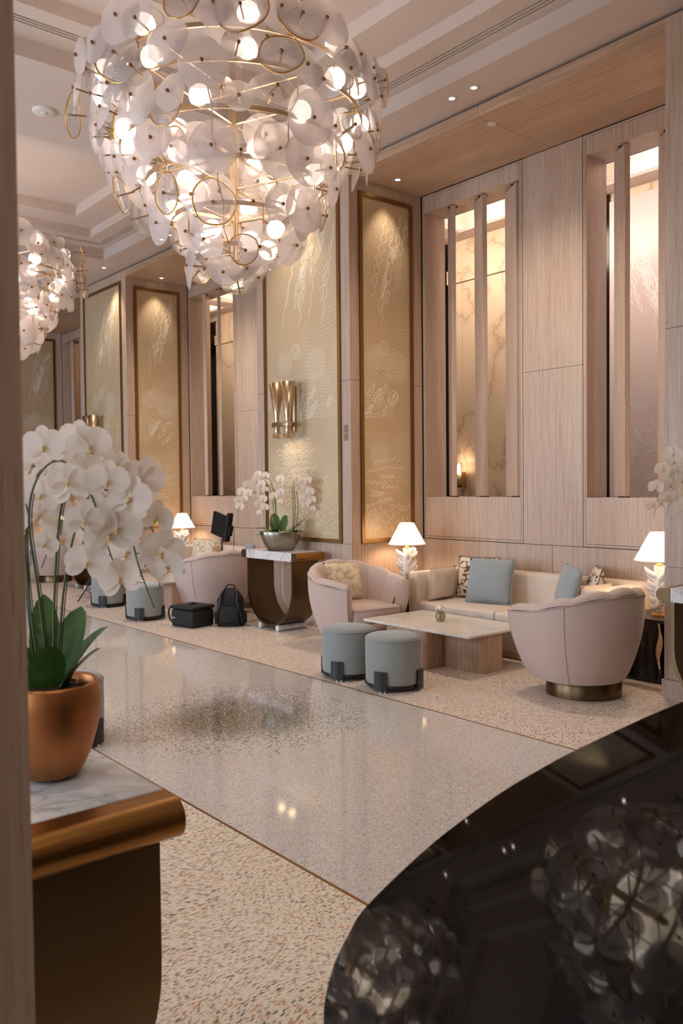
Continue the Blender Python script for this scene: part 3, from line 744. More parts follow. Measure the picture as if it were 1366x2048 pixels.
# ================================================================== CONSOLES
def console(loc, label, cut=None):
    # loc: near front corner of the marble (x front face towards the walkway, y near end), marble runs +y
    L, D, H, T = .895, .39, .895, .098
    t = thing('console_table', label, 'console', loc, 0, 'bronze U shaped consoles with marble tops')
    bx('marble_top', 0, D, 0, L, H-T, H, M['marble'], t, bevel=.003)
    for s in (0, 1):
        b = MB(); pts = []; rr = T/2; ext = .055
        y0 = -.001 if s == 0 else L+.001; sg = -1 if s == 0 else 1
        pts.append((y0, H-.002)); pts.append((y0+sg*ext, H-.002))
        for k in range(1, 12):
            a = PI/2-PI*k/12; pts.append((y0+sg*(ext+rr*math.cos(a)), H-rr+rr*math.sin(a)*.98))
        pts += [(y0+sg*ext, H-T+.002), (y0, H-T+.002)]
        b.prism(pts, 'x', -.002, D+.002, 0, False); b.m[0] = b.m[1] = 1; o = obj('bullnose', b, [M['bronze_nose'], M['bronze']], t, weld=True)
        for p in o.data.polygons: p.use_smooth = len(p.vertices) == 4
        o.data.set_sharp_from_angle(angle=R(30))
    b = MB(); Rr = L/2; th = .026; zc = .035+Rr; out = []; inn = []
    out.append((0, H-T-.002)); inn.append((th, H-T-.002))
    for k in range(33):
        a = PI+PI*k/32; out.append((Rr+Rr*math.cos(a), zc+Rr*math.sin(a))); inn.append((Rr+(Rr-th)*math.cos(a), zc+(Rr-th)*math.sin(a)))
    out.append((L, H-T-.002)); inn.append((L-th, H-T-.002)); m = len(out)
    rows = []
    for (pl, x) in ((out, 0.012), (out, D-.012), (inn, D-.012), (inn, 0.012), (out, 0.012)): rows.append([(x, p[0], p[1]) for p in pl])
    b.grid(rows, 0, True); o = obj('u_leg', b, M['bronze'], t, weld=True); o.data.set_sharp_from_angle(angle=R(40))
    for dy in (-.17, .17):
        b = MB(); b.cyl((-.005, Rr+dy, .034), (D+.005, Rr+dy, .034), .034, 20); obj('marble_foot', b, M['marble'], t)
    return t
CA = console((5.429, 7.366, 0), 'bronze console with marble top under the double sconce, pewter bowl on it')
CB = console((5.429, 2.07, 0), 'bronze console with marble top cut by the right edge of the picture')
CC = console((5.429, 12.70, 0), 'farther bronze console with marble top seen behind the foreground orchid stems')
CF = console((.556, 1.815, 0), 'large foreground bronze console with marble top and copper pot at lower left')

# ================================================================== ORCHIDS
def petal_rows(l, w, curl, n=8, m=4, rufl=.02, seed=0):
    rows = []
    for i in range(n+1):
        t = i/n; x_ = (t-.56)/.46; hw = .5*w*math.sqrt(max(0, 1-x_*x_)) if t > .56 else .5*w*(.16+.84*math.sin(PI/2*t/.56)**1.1)
        hw = max(hw, w*.05); row = []
        for j in range(m+1):
            s = j/m*2-1
            row.append((s*hw, t*l, curl*t*t + .18*hw*(s*s) + rufl*math.sin(9*t+5*s+seed)*l*.3))
        rows.append(row)
    return rows
def flower_mesh(seed):
    b = MB()
    for (ang, l, w, z) in ((90,.50,.34,-.03),(210,.48,.32,-.03),(330,.48,.32,-.03),(22,.50,.58,.02),(158,.50,.58,.02)):
        a = R(ang-90); rows = petal_rows(l, w, .05 if w < .4 else .04, 8, 4, .03, seed+ang)
        rows = [[(x*math.cos(a)-y*math.sin(a), x*math.sin(a)+y*math.cos(a), zz+z) for (x, y, zz) in r] for r in rows]
        b.grid(rows)
    return b.mesh('flower', M['petal'])
FLOW = [flower_mesh(i) for i in range(3)]
b = MB(); b.lathe([(.01,.0),(.055,.03),(.06,.08),(.03,.13)], 8, (0,.0,.0), 0); b.lathe([(.012,.02),(.05,.05),(.045,.12),(.01,.16)], 8, (0,-.10,.02), 0); b.lathe([(.01,.02),(.03,.04),(.03,.11),(.01,.13)], 6, (0,.05,.04), 1)
LIP = b.mesh('lip', [M['lip'], M['petal']])
def leaf(b, base, az, l, w, rise, droop, mi=0):
    rows = []; n = 9; d = Vector((math.cos(az), math.sin(az), 0)); s = Vector((-d.y, d.x, 0))
    for i in range(n+1):
        t = i/n; c = Vector(base)+d*(l*t*(.75+.25*t))+Vector((0,0,rise*t-droop*t*t)); hw = w*.5*(math.sin(PI*min(1,.16+.80*t))**.7) if t < 1 else w*.03
        rows.append([tuple(c+s*(hw*k)+Vector((0,0,.28*hw*abs(k)))) for k in (-1,-.5,0,.5,1)])
    b.grid(rows, mi); return b
def orchid(name, label, loc, rz, pot, stems, leaves, fsize, seed, potmat, face, spread=.05, step=.055, potsxy=(1,1)):
    t = thing(name, label, 'orchid', loc, rz, 'potted white orchids on the consoles'); rnd = random.Random(seed)
    b = MB(); b.lathe(pot, 40, sx=potsxy[0], sy=potsxy[1]); po = obj('pot', b, M[potmat], t)
    zr = max(p[1] for p in pot); rr = max(p[0] for p in pot)
    b = MB(); b.lathe([(rr*.90, zr-.035), (rr*.6, zr-.02), (.002, zr-.012)], 24, sx=potsxy[0], sy=potsxy[1], cap=False); obj('bark_soil', b, M['soil'], t)
    rs = random.Random(seed+5)
    for k in range(14):
        b = MB(); a = rs.uniform(0, 6.28); q = rr*.8*math.sqrt(rs.random()); sz = rr*rs.uniform(.06,.12)
        b.lathe([(sz*.2,-sz*.4),(sz,-sz*.1),(sz*.8,sz*.3),(sz*.1,sz*.5)], 6, (q*math.cos(a)*potsxy[0], q*math.sin(a)*potsxy[1], zr-.02), smooth=False); obj('bark_chip', b, M['soil'], t)
    for lf in leaves:
        b = MB(); leaf(b, (lf[0], lf[1], zr-.03), *lf[2:]); obj('leaf', b, M['leaf'], t)
    for (pts, f0, both) in stems:
        path = catmull([(p[0], p[1], zr-.02+p[2]) for p in pts], 7)
        b = MB(); k = len(path); rad0 = fsize*.030
        b.tube(path, [rad0*(1-.55*i/k) for i in range(k)], 6); st = obj('stem', b, M['stem'], t)
        b = MB(); q = [path[i] for i in range(0, int(k*f0*.8)+1)]
        if len(q) > 1:
            b.tube([p+Vector((rad0*1.6, rad0*.8, 0)) for p in q], rad0*.45, 5); obj('support_wire', b, M['stem_dark'], t)
        dist = 0; last = 0; side = 1
        for i in range(1, k):
            dist += (path[i]-path[i-1]).length
            if i/k < f0: last = dist; continue
            if dist-last < step: continue
            last = dist; side = -side
            tan = (path[i]-path[i-1]).normalized()
            fdir = Vector(face)+Vector((rnd.uniform(-.45,.45), rnd.uniform(-.45,.45), rnd.uniform(-.35,.25)))
            fdir.normalize(); sd = tan.cross(fdir)
            if sd.length < .1: sd = Vector((1,0,0))
            sd.normalize()
            pos = path[i]+sd*side*spread*rnd.uniform(.5,1.1)+fdir*spread*rnd.uniform(.3,.9)
            b2 = MB(); b2.tube([path[i], (path[i]+pos)/2-fdir*.01+Vector((0,0,.006)), pos-fdir*fsize*.06], rad0*.45, 5); obj('pedicel', b2, M['stem'], t)
            f = link('flower', FLOW[rnd.randrange(3)], t, pos); sc = fsize*rnd.uniform(.85,1.1)*(1 if i/k < .93 else .72)
            f.scale = (sc, sc, sc); f.rotation_mode = 'QUATERNION'
            f.rotation_quaternion = fdir.to_track_quat('Z', 'Y') @ Quaternion((0,0,1), rnd.uniform(-.35,.35))
            link('lip', LIP, f).scale = (.75,.75,.8)
        b = MB(); e = path[-1]; d = (path[-1]-path[-3]).normalized(); b.tube([e, e+d*fsize*.35], rad0*.4, 5); obj('stem_tip', b, M['stem_dark'], t)
    return t
# camera-right axis as local x, away from camera as local y
RZ = -yaw
ZT = .896
def P2(lst, s, cx, cy, depth):  # picture-like sketch of a stem -> local x,z with a gentle depth bow
    n = len(lst); return [((p[0]-cx)/s, depth*math.sin(PI*i/(n-1)) + depth*.4*i/(n-1), (cy-p[1])/s) for i, p in enumerate(lst)]
# foreground plant (814 sketch units per metre)
fg = lambda l, d: P2(l, 814, 112, 1345, d)
stemsF = [
 (fg([(128,1345),(138,1255),(158,1110),(196,975),(238,938),(268,960),(292,1030),(306,1095),(322,1150)], -.04), .36, 1),
 (fg([(122,1345),(118,1180),(128,1000),(152,905),(205,875),(262,915),(305,985),(332,1060),(338,1110)], .05), .40, 1),
 (fg([(112,1345),(104,1150),(96,1000),(120,915),(165,880),(210,912),(236,980),(250,1050),(262,1105)], -.08), .40, 1),
 (fg([(96,1345),(66,1180),(52,1020),(70,915),(116,872),(160,862),(200,885),(235,915)], .06), .42, 1),
 (fg([(86,1345),(58,1190),(42,1060),(36,960),(52,905),(90,910),(110,950),(112,1010),(100,1070)], .10), .42, 1),
 (fg([(90,1345),(40,1200),(10,1080),(0,980),(22,925),(60,940),(76,990),(78,1060)], .0), .42, 1)]
leavesF = [(.03,.0,.0,.05,.0,.0,0)]
orchid('potted_orchid', 'large foreground white orchid arching from a copper pot at left', (.775, 2.085, ZT), RZ,
  [(.052,0),(.075,.012),(.098,.06),(.118,.13),(.124,.19),(.120,.235),(.115,.242),(.108,.236),(.108,.20)], stemsF,
  [(.02,-.01,R(78),.13,.09,.23,.03),(.00,-.01,R(-70),.07,.085,.15,.02),(.03,-.01,R(5),.10,.08,.14,.03),(-.02,-.02,R(150),.16,.08,.19,.05),(-.03,-.05,R(-140),.16,.07,.06,.07),(-.02,.03,R(110),.12,.08,.26,.03),(-.05,-.03,R(185),.15,.07,.05,.08),(.02,.03,R(30),.12,.08,.20,.05)],
  .115, 3, 'copper', (.15,-1,-.05), .055, .050)
# bowl on the console below the sconce (175 sketch units per metre)
md = lambda l, d: P2(l, 175, 562, 1052, d)
stemsM = [(md([(556,1052),(554,1010),(550,965),(540,945),(520,948),(500,965),(484,985),(474,1000)], -.06), .36, 1),
 (md([(556,1052),(552,1000),(546,958),(536,945),(528,960),(524,985),(528,1010)], -.02), .40, 1),
 (md([(552,1052),(548,1000),(540,955),(525,942),(512,958),(502,978)], -.02), .42, 1),
 (md([(586,1052),(588,1005),(586,962),(578,945),(566,955),(560,972),(556,986)], -.06), .40, 1),
 (md([(592,1052),(598,1000),(596,962),(604,945),(614,952),(620,980),(623,1004)], -.06), .38, 1),
 (md([(588,1052),(592,1000),(590,955),(598,940),(608,950),(610,975),(610,995)], -.02), .40, 1)]
leavesM = [(-.10,0,R(160),.20,.10,.14,.08),(-.06,.02,R(100),.10,.12,.26,.03),(-.04,-.03,R(-120),.14,.10,.10,.06),(.02,.02,R(70),.10,.10,.24,.03),(.08,0,R(30),.20,.10,.16,.06),(.10,-.03,R(-30),.20,.09,.10,.08),(-.02,-.04,R(-80),.12,.10,.06,.06),(.04,.04,R(140),.12,.10,.18,.04),(-.12,-.03,R(-160),.16,.09,.06,.08),(.12,.03,R(10),.18,.09,.20,.03)]
bowl = [(.13,0),(.145,.01),(.185,.08),(.215,.16),(.228,.215),(.222,.222),(.212,.214),(.205,.18)]
orchid('potted_orchid', 'white orchid in a pewter bowl on the console under the sconce', (5.60, 7.80, ZT), RZ, bowl, stemsM, leavesM, .105, 8, 'pewter', (0,-1,.1), .05, .043, (1.05,.72))
stemsC = [(md([(556,1052),(552,1000),(546,962),(530,948),(512,955),(500,975),(494,996)], -.06), .36, 1),(md([(560,1052),(556,1000),(548,955),(534,942),(518,946),(508,966)], -.02), .40, 1),(md([(568,1052),(568,1000),(560,958),(546,944),(532,950),(522,972)], -.02), .40, 1),(md([(572,1052),(578,1000),(574,960),(562,945),(548,958),(540,980)], -.06), .40, 1)]
orchid('potted_orchid', 'distant white orchid in a pewter bowl on the farther console', (5.62, 13.15, ZT), RZ, bowl, stemsC, leavesM, .105, 9, 'pewter', (0,-1,0), .05, .043, (1.05,.72))
stemsB = [(md([(556,1052),(540,985),(520,940),(498,927),(480,942),(468,970),(464,992)], -.05), .34, 1),(md([(556,1052),(544,990),(528,945),(508,932),(492,948),(484,970),(480,990)], -.02), .38, 1),(md([(560,1052),(552,990),(540,950),(524,938),(508,952),(500,975),(498,995)], -.06), .38, 1),(md([(566,1052),(560,1000),(550,972),(536,962),(520,972),(510,990),(506,1008)], -.08), .40, 1),(md([(572,1052),(578,1000),(586,955),(600,945),(612,960),(620,990)], -.06), .40, 1)]
orchid('potted_orchid', 'white orchid spilling in from the right edge beside the pier', (5.60, 2.58, ZT), RZ, bowl, stemsB, leavesM, .115, 12, 'pewter', (-.2,-1,0), .05, .045, (1.05,.72))

# ================================================================== WALL SCONCES
def sconce(y, label):
    t = thing('wall_sconce', label, 'wall lamp', (X1-.002, y, 2.44), 0, 'double cone sconces on gold panels')
    b = MB(); b.box(-.03, 0, -.05, .05, -.17, .36); obj('back_plate', b, M['champagne'], t, bevel=.004)
    b = MB(); b.box(-.19, -.03, -.03, .03, -.115, -.06); b.box(-.21, -.15, -.16, .16, -.115, -.06); obj('bracket', b, M['champagne'], t, bevel=.003)
    for s in (-1, 1):
        c = (-.17, s*.105, 0)
        b = MB(); b.lathe([(.030,-.14),(.028,-.06),(.032,0),(.092,.40),(.087,.40),(.027,.0)], 28, c, cap=False); obj('cone_shade', b, M['champagne'], t)
        b = MB(); b.lathe([(.031,-.115),(.036,-.115),(.036,-.055),(.031,-.055)], 24, c); obj('collar', b, M['champagne'], t)
        b = MB(); b.lathe([(.028,-.12),(.056,-.24),(.052,-.24),(.025,-.12)], 24, c, cap=False); obj('lower_cone', b, M['champagne'], t)
        b = MB(); b.lathe([(.002,-.225),(.049,-.225)], 20, c, cap=False); obj('lens', b, M['bulb'], t)
        lamp('sconce_down', 'SPOT', (X1-.165, y+s*.105, 2.18), 2.5, WARM, (0, R(12), 0), spot_size=R(95), spot_blend=.7, shadow_soft_size=.03)
        lamp('sconce_up', 'SPOT', (X1-.165, y+s*.105, 2.80), 3.0, WARM, (R(180), R(-10), 0), spot_size=R(75), spot_blend=.7, shadow_soft_size=.03)
    return t
sconce(7.95, 'double cone brushed metal sconce on the gold panel above the pewter bowl')
sconce(13.40, 'double cone sconce on the farther gold panel, peeking above the foreground orchid')
t = thing('marble_sconce', 'small brass and glass sconce on the marble wall seen between the fins', 'wall lamp', (8.97, 8.02, 1.70))
b = MB(); b.box(-.09, 0, -.05, .05, -.11, .11); obj('brass_box', b, M['brass'], t, bevel=.004)
b = MB(); b.lathe([(.05,-.08),(.05,.24),(.046,.24),(.046,-.08)], 20, (-.10,.0,0), cap=False); obj('glass_tube', b, M['clear'], t)
b = MB(); b.lathe([(.02,.08),(.022,.2),(.008,.23)], 12, (-.10,.0,0)); obj('bulb', b, M['bulb'], t)
lamp('marble_sconce_glow', 'POINT', (8.86, 8.02, 1.98), 1.2, WARM, shadow_soft_size=.04)
# ================================================================== ARMCHAIRS
def armchair(loc, face_dir, label, swivel):
    # local: faces +y
    rz = math.atan2(face_dir[1], face_dir[0])-PI/2
    t = thing('armchair', label, 'armchair', loc, rz, 'blush velvet barrel armchairs')
    rx, ry, z0 = .49, .45, (.125 if swivel else .10)
    TE = R(128); NCH = 7
    def ztop(th): return .665+.165*(.5+.5*math.cos(PI*abs(th)/TE))**.8
    def fr(z): q = max(0, min(1, (z-z0)/.55)); return .70+.30*math.sin(q*PI/2)**.85
    def outer(th, z, off=0.0):
        k = fr(z); c_ = math.cos(th); return Vector(((rx*k-off)*math.sin(th), -((ry if c_ > 0 else .66)*k-off)*c_, z))
    # outer shell
    b = MB(); nt = 60; rows = []
    for j in range(13):
        row = []
        for i in range(nt+1):
            th = -TE+2*TE*i/nt; zt = ztop(th)-.035; z = z0+(zt-z0)*(j/12); row.append(tuple(outer(th, z)))
        rows.append(row)
    b.grid(rows)
    b.add([tuple(outer(-TE+2*TE*i/nt, z0)) for i in range(nt+1)]+[(0,.0,z0)], [(i, i+1, nt+1) for i in range(nt)])
    obj('outer_shell', b, M['velvet'], t)
    # piping along the top seam, and two vertical seams
    b = MB(); b.tube([outer(-TE+2*TE*i/nt, ztop(-TE+2*TE*i/nt)-.035, -.003) for i in range(nt+1)], .0055, 6); obj('piping', b, M['piping'], t)
    for th in (-R(62), R(62)):
        b = MB(); b.tube([outer(th, z0+(ztop(th)-.035-z0)*j/12, -.001) for j in range(13)], .003, 5); obj('seam', b, M['piping'], t)
    # channels: each a puffed roll from the seat, up the inside, over the rim to the seam
    for c in range(NCH):
        ta, tb = -TE+2*TE*c/NCH, -TE+2*TE*(c+1)/NCH; b = MB(); rows = []; nu = 9
        for i in range(nu):
            u = i/(nu-1); th = ta+(tb-ta)*u; zt = ztop(th); puff = .024*math.sin(PI*u)**.6
            prof = [(.150,.36),(.145,.48),(.130,zt-.13),(.115,zt-.05),(.092,zt-.012),(.060,zt+.003),(.028,zt-.003),(.006,zt-.020),(0,zt-.035)]
            pts = []
            for k, (off, z) in enumerate(prof):
                a = k/(len(prof)-1); inw = puff*(1 if k < 4 else max(0, 1-(k-3)/4.0)); upw = puff*(0 if k < 3 else math.sin(PI*(k-2)/(len(prof)-2)))
                pts.append(tuple(outer(th, z-0, off+inw)+Vector((0,0,upw))))
            rows.append(pts)
        b.grid(rows); obj('channel', b, M['velvet'], t)
    # arm fronts
    for s in (-1, 1):
        th = s*TE; b = MB(); zt = ztop(th); O = []; I = []
        zz = [z0+(zt-.035-z0)*j/9 for j in range(10)]
        O = [outer(th, z, 0) for z in zz]+[outer(th, zt-.006, .02), outer(th, zt+.006, .055)]
        I = [outer(th, z0+(zt-.03-z0)*j/9, .135) for j in range(10)]+[outer(th, zt-.006, .105), outer(th, zt+.006, .075)]
        tang = Vector((math.cos(th)*s, math.sin(th)*s, 0)).normalized()
        if tang.y < 0: tang = -tang
        rows = []
        for k in range(6):
            a = k/5; rows.append([tuple(o_.lerp(i_, a)+tang*.028*math.sin(PI*a)**.5) for o_, i_ in zip(O, I)])
        b.grid(rows); obj('arm_front', b, M['velvet'], t)
        b = MB(); b.tube([o_+tang*.004 for o_ in O]+[i_+tang*.004 for i_ in I[::-1][:3]], .005, 6); obj('piping', b, M['piping'], t)
    # seat cushion and front rail
    out = []
    for i in range(25):
        th = -R(118)+R(236)*i/24; out.append(((rx*.93-.135)*math.sin(th), -((ry if math.cos(th) > 0 else .66)*.93-.135)*math.cos(th)))
    xs = out[-1][0]; yf = .40; out += [(xs*1.0, yf-.03), (xs*.96, yf), (-xs*.96, yf), (-xs*1.0, yf-.03)]
    def loft(name, levels, m):
        b = MB(); rows = []
        for (sc, z) in levels: rows.append([(p[0]*sc, p[1]*sc, z) for p in out])
        b.grid(rows, 0, True, True); n_ = len(out); b.add(rows[-1], [tuple(range(n_))], 0, True); b.add(rows[0], [tuple(range(n_))[::-1]]); return obj(name, b, m, t, weld=True)
    loft('seat_cushion', [(.95,.275),(.99,.285),(1,.30),(1,.405),(.985,.422),(.94,.432),(.6,.440)], M['velvet'])
    b = MB(); b.tube([(p[0]*1.0, p[1]*1.0, .412) for p in out], .005, 6, 0, True); obj('cushion_piping', b, M['piping'], t)
    loft('seat_base', [(.80, z0), (.94,.18), (.97,.272)], M['velvet'])
    if swivel:
        b = MB(); b.lathe([(.285,0),(.285,.12),(.278,.127)], 48, (0,-.02,0)); obj('swivel_base', b, M['bronze'], t)
    else:
        for (x, y) in ((-.24,-.22),(.24,-.22),(-.24,.22),(.24,.22)):
            b = MB(); b.cyl((x*1.05, y*1.05, 0), (x, y, .12), .016, 10, 0, .026); obj('leg', b, M['wood_tab'], t)
    return t
armchair((5.575, 3.775, 0), (.12, 1), 'blush barrel armchair seen from behind on a round bronze base, right', True)
armchair((5.55, 6.44, 0), (-.10, -1), 'blush channel-back armchair with embroidered cushion beside the bronze console', False)
armchair((5.57, 9.20, 0), (.05, 1), 'blush armchair seen from behind, backpack leaning on it', False)
armchair((5.55, 11.88, 0), (-.1, -1), 'blush armchair facing us in the second seating bay', False)
armchair((5.57, 14.62, 0), (.05, 1), 'farthest blush armchair half hidden behind the foreground orchid', True)

# ================================================================== CUSHIONS
def cushion(loc, rot, w, h, d, m, label, pipe=None, name='cushion'):
    t = thing(name, label, 'cushion', loc); t.rotation_euler = rot
    n = 14; rows_f = []; rows_b = []
    for i in range(n+1):
        rf = []; rb = []
        for j in range(n+1):
            u = 2*i/n-1; v = 2*j/n-1
            k = (max(0, 1-abs(u)**2.6)*max(0, 1-abs(v)**2.6))**.55
            pin = 1-.05*(1-abs(u)**2)*(abs(v)**6)-.0; pin2 = 1-.05*(1-abs(v)**2)*(abs(u)**6)
            x = u*w/2*pin2; z = v*h/2*pin+h/2; y = d/2*k+.004*math.sin(7*u+3*v)*k
            rf.append((x, -y, z)); rb.append((x, y, z))
        rows_f.append(rf); rows_b.append(rb)
    b = MB(); b.grid(rows_f); b.grid(rows_b); obj('cover', b, m, t, weld=True)
    edge = [rows_f[0][j] for j in range(n+1)]+[rows_f[i][n] for i in range(1, n+1)]+[rows_f[n][j] for j in range(n-1, -1, -1)]+[rows_f[i][0] for i in range(n-1, 0, -1)]
    b = MB(); b.tube(edge, .004, 5, 0, True); obj('piping', b, pipe or m, t)
    return t

# ================================================================== SOFA
def rb(name, x0, x1, y0, y1, z0, z1, m, t, r=.03, seg=3):
    b = MB(); b.box(x0, x1, y0, y1, z0, z1); return obj(name, b, m, t, bevel=r, seg=seg)
def sofa(yc, label, L=2.30):
    t = thing('sofa', label, 'sofa', (0, yc, 0), 0, 'cream sofas along the panelled wall')
    x0, x1 = 6.12, 6.99; h = L/2
    rb('plinth', x0+.05, x1-.03, -h+.05, h-.05, 0, .07, M['wood_tab'], t, .004, 1)
    rb('seat_base', x0+.02, x1-.02, -h+.14, h-.14, .07, .285, M['cream'], t, .012)
    for s in (-1, 1):
        a, b_ = (-h, -h+.145) if s < 0 else (h-.145, h)
        rb('arm', x0, x1-.02, a, b_, .06, .725, M['cream'], t, .035)
        c = (a+b_)/2; rb('arm_pad', x0-.012, x0+.02, c-.025, c+.03, .10, .665, M['cream_seam'], t, .012)
    rb('back', x1-.17, x1, -h+.02, h-.02, .06, .735, M['cream'], t, .04)
    for (a, b_) in ((-h+.15, -.003), (.003, h-.15)):
        rb('seat_cushion', x0+.005, x1-.16, a, b_, .287, .425, M['cream'], t, .03)
    b = MB(); 
    return t
sofa(5.11, 'long cream sofa with cushions in front of the fin windows')
sofa(10.55, 'farther cream sofa in the second bay behind the armchair')
for (yc, n1, n2) in ((5.11, 'sofa near the first lamp', ''),):
    pass
cushion((6.40, 6.05, .432), (R(-6), 0, R(185)), .42, .34, .14, M['cream'], 'plain cream bolster cushion against the left sofa arm')
cushion((6.70, 5.83, .435), (R(-14), 0, R(-72)), .46, .44, .14, M['print'], 'brown brushstroke print cushion behind the blue one at the left end of the sofa', M['stem_dark'])
cushion((6.50, 5.50, .430), (R(-16), 0, R(-75)), .50, .46, .16, M['blue'], 'large grey-blue velvet cushion in the left half of the sofa')
cushion((6.55, 4.66, .432), (R(-16), R(4), R(-128)), .46, .44, .14, M['blue'], 'grey-blue velvet cushion at the right end of the sofa')
cushion((6.68, 4.47, .432), (R(-16), R(-3), R(-140)), .46, .44, .14, M['print'], 'brown brushstroke print cushion at the right end of the sofa', M['stem_dark'])
cushion((6.46, 4.185, .432), (R(-6), 0, R(-5)), .42, .30, .14, M['cream'], 'plain cream bolster cushion against the right sofa arm')
cushion((5.58, 6.62, .442), (R(-18), R(3), R(-8)), .46, .40, .15, M['embroid'], 'gold embroidered cream cushion on the armchair by the console')
cushion((5.58, 12.06, .442), (R(-18), R(3), R(-8)), .46, .40, .15, M['embroid'], 'embroidered cream cushion on the armchair in the second bay')
cushion((6.55, 11.20, .432), (R(-14), 0, R(-72)), .48, .42, .15, M['embroid'], 'embroidered cushion on the farther sofa left of the studio light')
cushion((6.58, 10.05, .432), (R(-14), 0, R(-110)), .46, .40, .14, M['blue'], 'grey-blue cushion on the farther sofa right of the studio light')

# ================================================================== COFFEE TABLES
def stadium(x0, x1, y0, y1, r, n=6):
    pts = []
    for (cx, cy, a0) in ((x1-r, y1-r, 0), (x0+r, y1-r, 90), (x0+r, y0+r, 180), (x1-r, y0+r, 270)):
        for k in range(n+1): a = R(a0+90*k/n); pts.append((cx+r*math.cos(a), cy+r*math.sin(a)))
    return pts
def coffee_table(loc, label):
    t = thing('coffee_table', label, 'coffee table', loc, 0, 'marble topped coffee tables')
    b = MB(); b.prism(stadium(-.405, .405, -.665, .665, .012, 3), 'z', .338, .360); obj('marble_top', b, M['marble_table'], t, bevel=.003, seg=1)
    b = MB(); b.prism(stadium(-.175, .125, -.62, .62, .06), 'z', 0, .3375, 0, True); o = obj('base_panel', b, M['wood_tab'], t, weld=True); o.data.set_sharp_from_angle(angle=R(40))
    b = MB(); b.prism(stadium(-.40, -.1755, -.17, .22, .03), 'z', 0, .3375, 0, True); o = obj('base_panel', b, M['wood_tab'], t, weld=True); o.data.set_sharp_from_angle(angle=R(40))
    b = MB(); b.prism(stadium(.1255, .385, -.17, .22, .03), 'z', 0, .3375, 0, True); o = obj('base_panel', b, M['wood_tab'], t, weld=True); o.data.set_sharp_from_angle(angle=R(40))
    return t
coffee_table((5.640, 5.30, 0), 'low marble coffee table with a small flower vase, in front of the sofa')
coffee_table((5.62, 10.78, 0), 'farther marble coffee table behind the two distant ottomans')
t = thing('flower_vase', 'tiny round glass vase of white blossoms on the coffee table', 'vase', (5.655, 5.35, .361))
b = MB(); b.lathe([(.022,0),(.042,.014),(.050,.045),(.042,.075),(.026,.088),(.024,.088),(.038,.073),(.046,.045),(.038,.016),(.002,.006)], 24, cap=False); obj('glass_bowl', b, M['vaseglass'], t)
rnd = random.Random(4)
for k in range(6):
    a = 2*PI*k/6; p = Vector((.028*math.cos(a), .028*math.sin(a), .112+.012*(k % 2)))
    f = link('blossom', FLOW[k % 3], t, p); f.scale = (.06,)*3; f.rotation_mode = 'QUATERNION'; f.rotation_quaternion = Vector((math.cos(a), math.sin(a), .8)).to_track_quat('Z', 'Y')
    b = MB(); b.cyl((0,0,.02), p, .0025, 5); obj('stem', b, M['stem'], t)

# ================================================================== OTTOMANS
def ottoman(loc, rz, label):
    t = thing('ottoman', label, 'ottoman', loc, rz, 'round grey-blue ottomans')
    b = MB(); b.lathe([(.222,.055),(.226,.065),(.228,.12),(.230,.25),(.229,.385),(.226,.40)], 48); obj('drum', b, M['ott'], t)
    b = MB(); b.lathe([(.226,.402),(.224,.413),(.205,.424),(.14,.432),(.002,.435)], 48, cap=False); obj('seat_pad', b, M['ott'], t)
    b = MB(); b.tube([(.2275*math.cos(2*PI*i/48), .2275*math.sin(2*PI*i/48), .402) for i in range(48)], .0045, 6, 0, True); obj('piping', b, M['ott'], t)
    b = MB(); b.lathe([(.216,.025),(.222,.03),(.222,.053),(.216,.054)], 48); obj('base_ring', b, M['black'], t)
    for k in range(4):
        ac = PI/2*k; hw = .235; b = MB(); rows = []
        for (r_, z) in ((.2325,.014),(.2325,.165),(.243,.165),(.243,.014),(.2325,.014)):
            rows.append([(r_*math.cos(ac-hw+2*hw*i/8), r_*math.sin(ac-hw+2*hw*i/8), z) for i in range(9)])
        b.grid(rows, 0, False)
        for i in (0, 8): b.add([rows[j][i] for j in range(4)], [(0,1,2,3)])
        br = obj('corner_bracket', b, M['black'], t, weld=True)
        b = MB(); c, s_ = math.cos(ac), math.sin(ac)
        for q in (.222,): b.lathe([(.013,0),(.013,.0138)], 10, (q*c*1.06, q*s_*1.06, 0)); b.lathe([(.011,.0),(.011,.0138)], 10, (q*math.cos(ac+.16)*1.06, q*math.sin(ac+.16)*1.06, 0))
        obj('foot_glide', b, M['chrome'], t)
    return t
ottoman((4.61, 4.88, 0), R(200), 'nearest grey-blue ottoman standing on the floor strip before the coffee table')
ottoman((4.60, 5.43, 0), R(205), 'grey-blue ottoman just behind the nearest one, by the coffee table')
ottoman((4.76, 9.53, 0), R(225), 'nearer of the two distant ottomans, left of the black camera case')
ottoman((4.92, 10.95, 0), R(225), 'farther of the two distant ottomans, behind the foreground orchid')
ottoman((2.04, 5.20, 0), R(300), 'ottoman almost hidden behind the foreground copper pot')

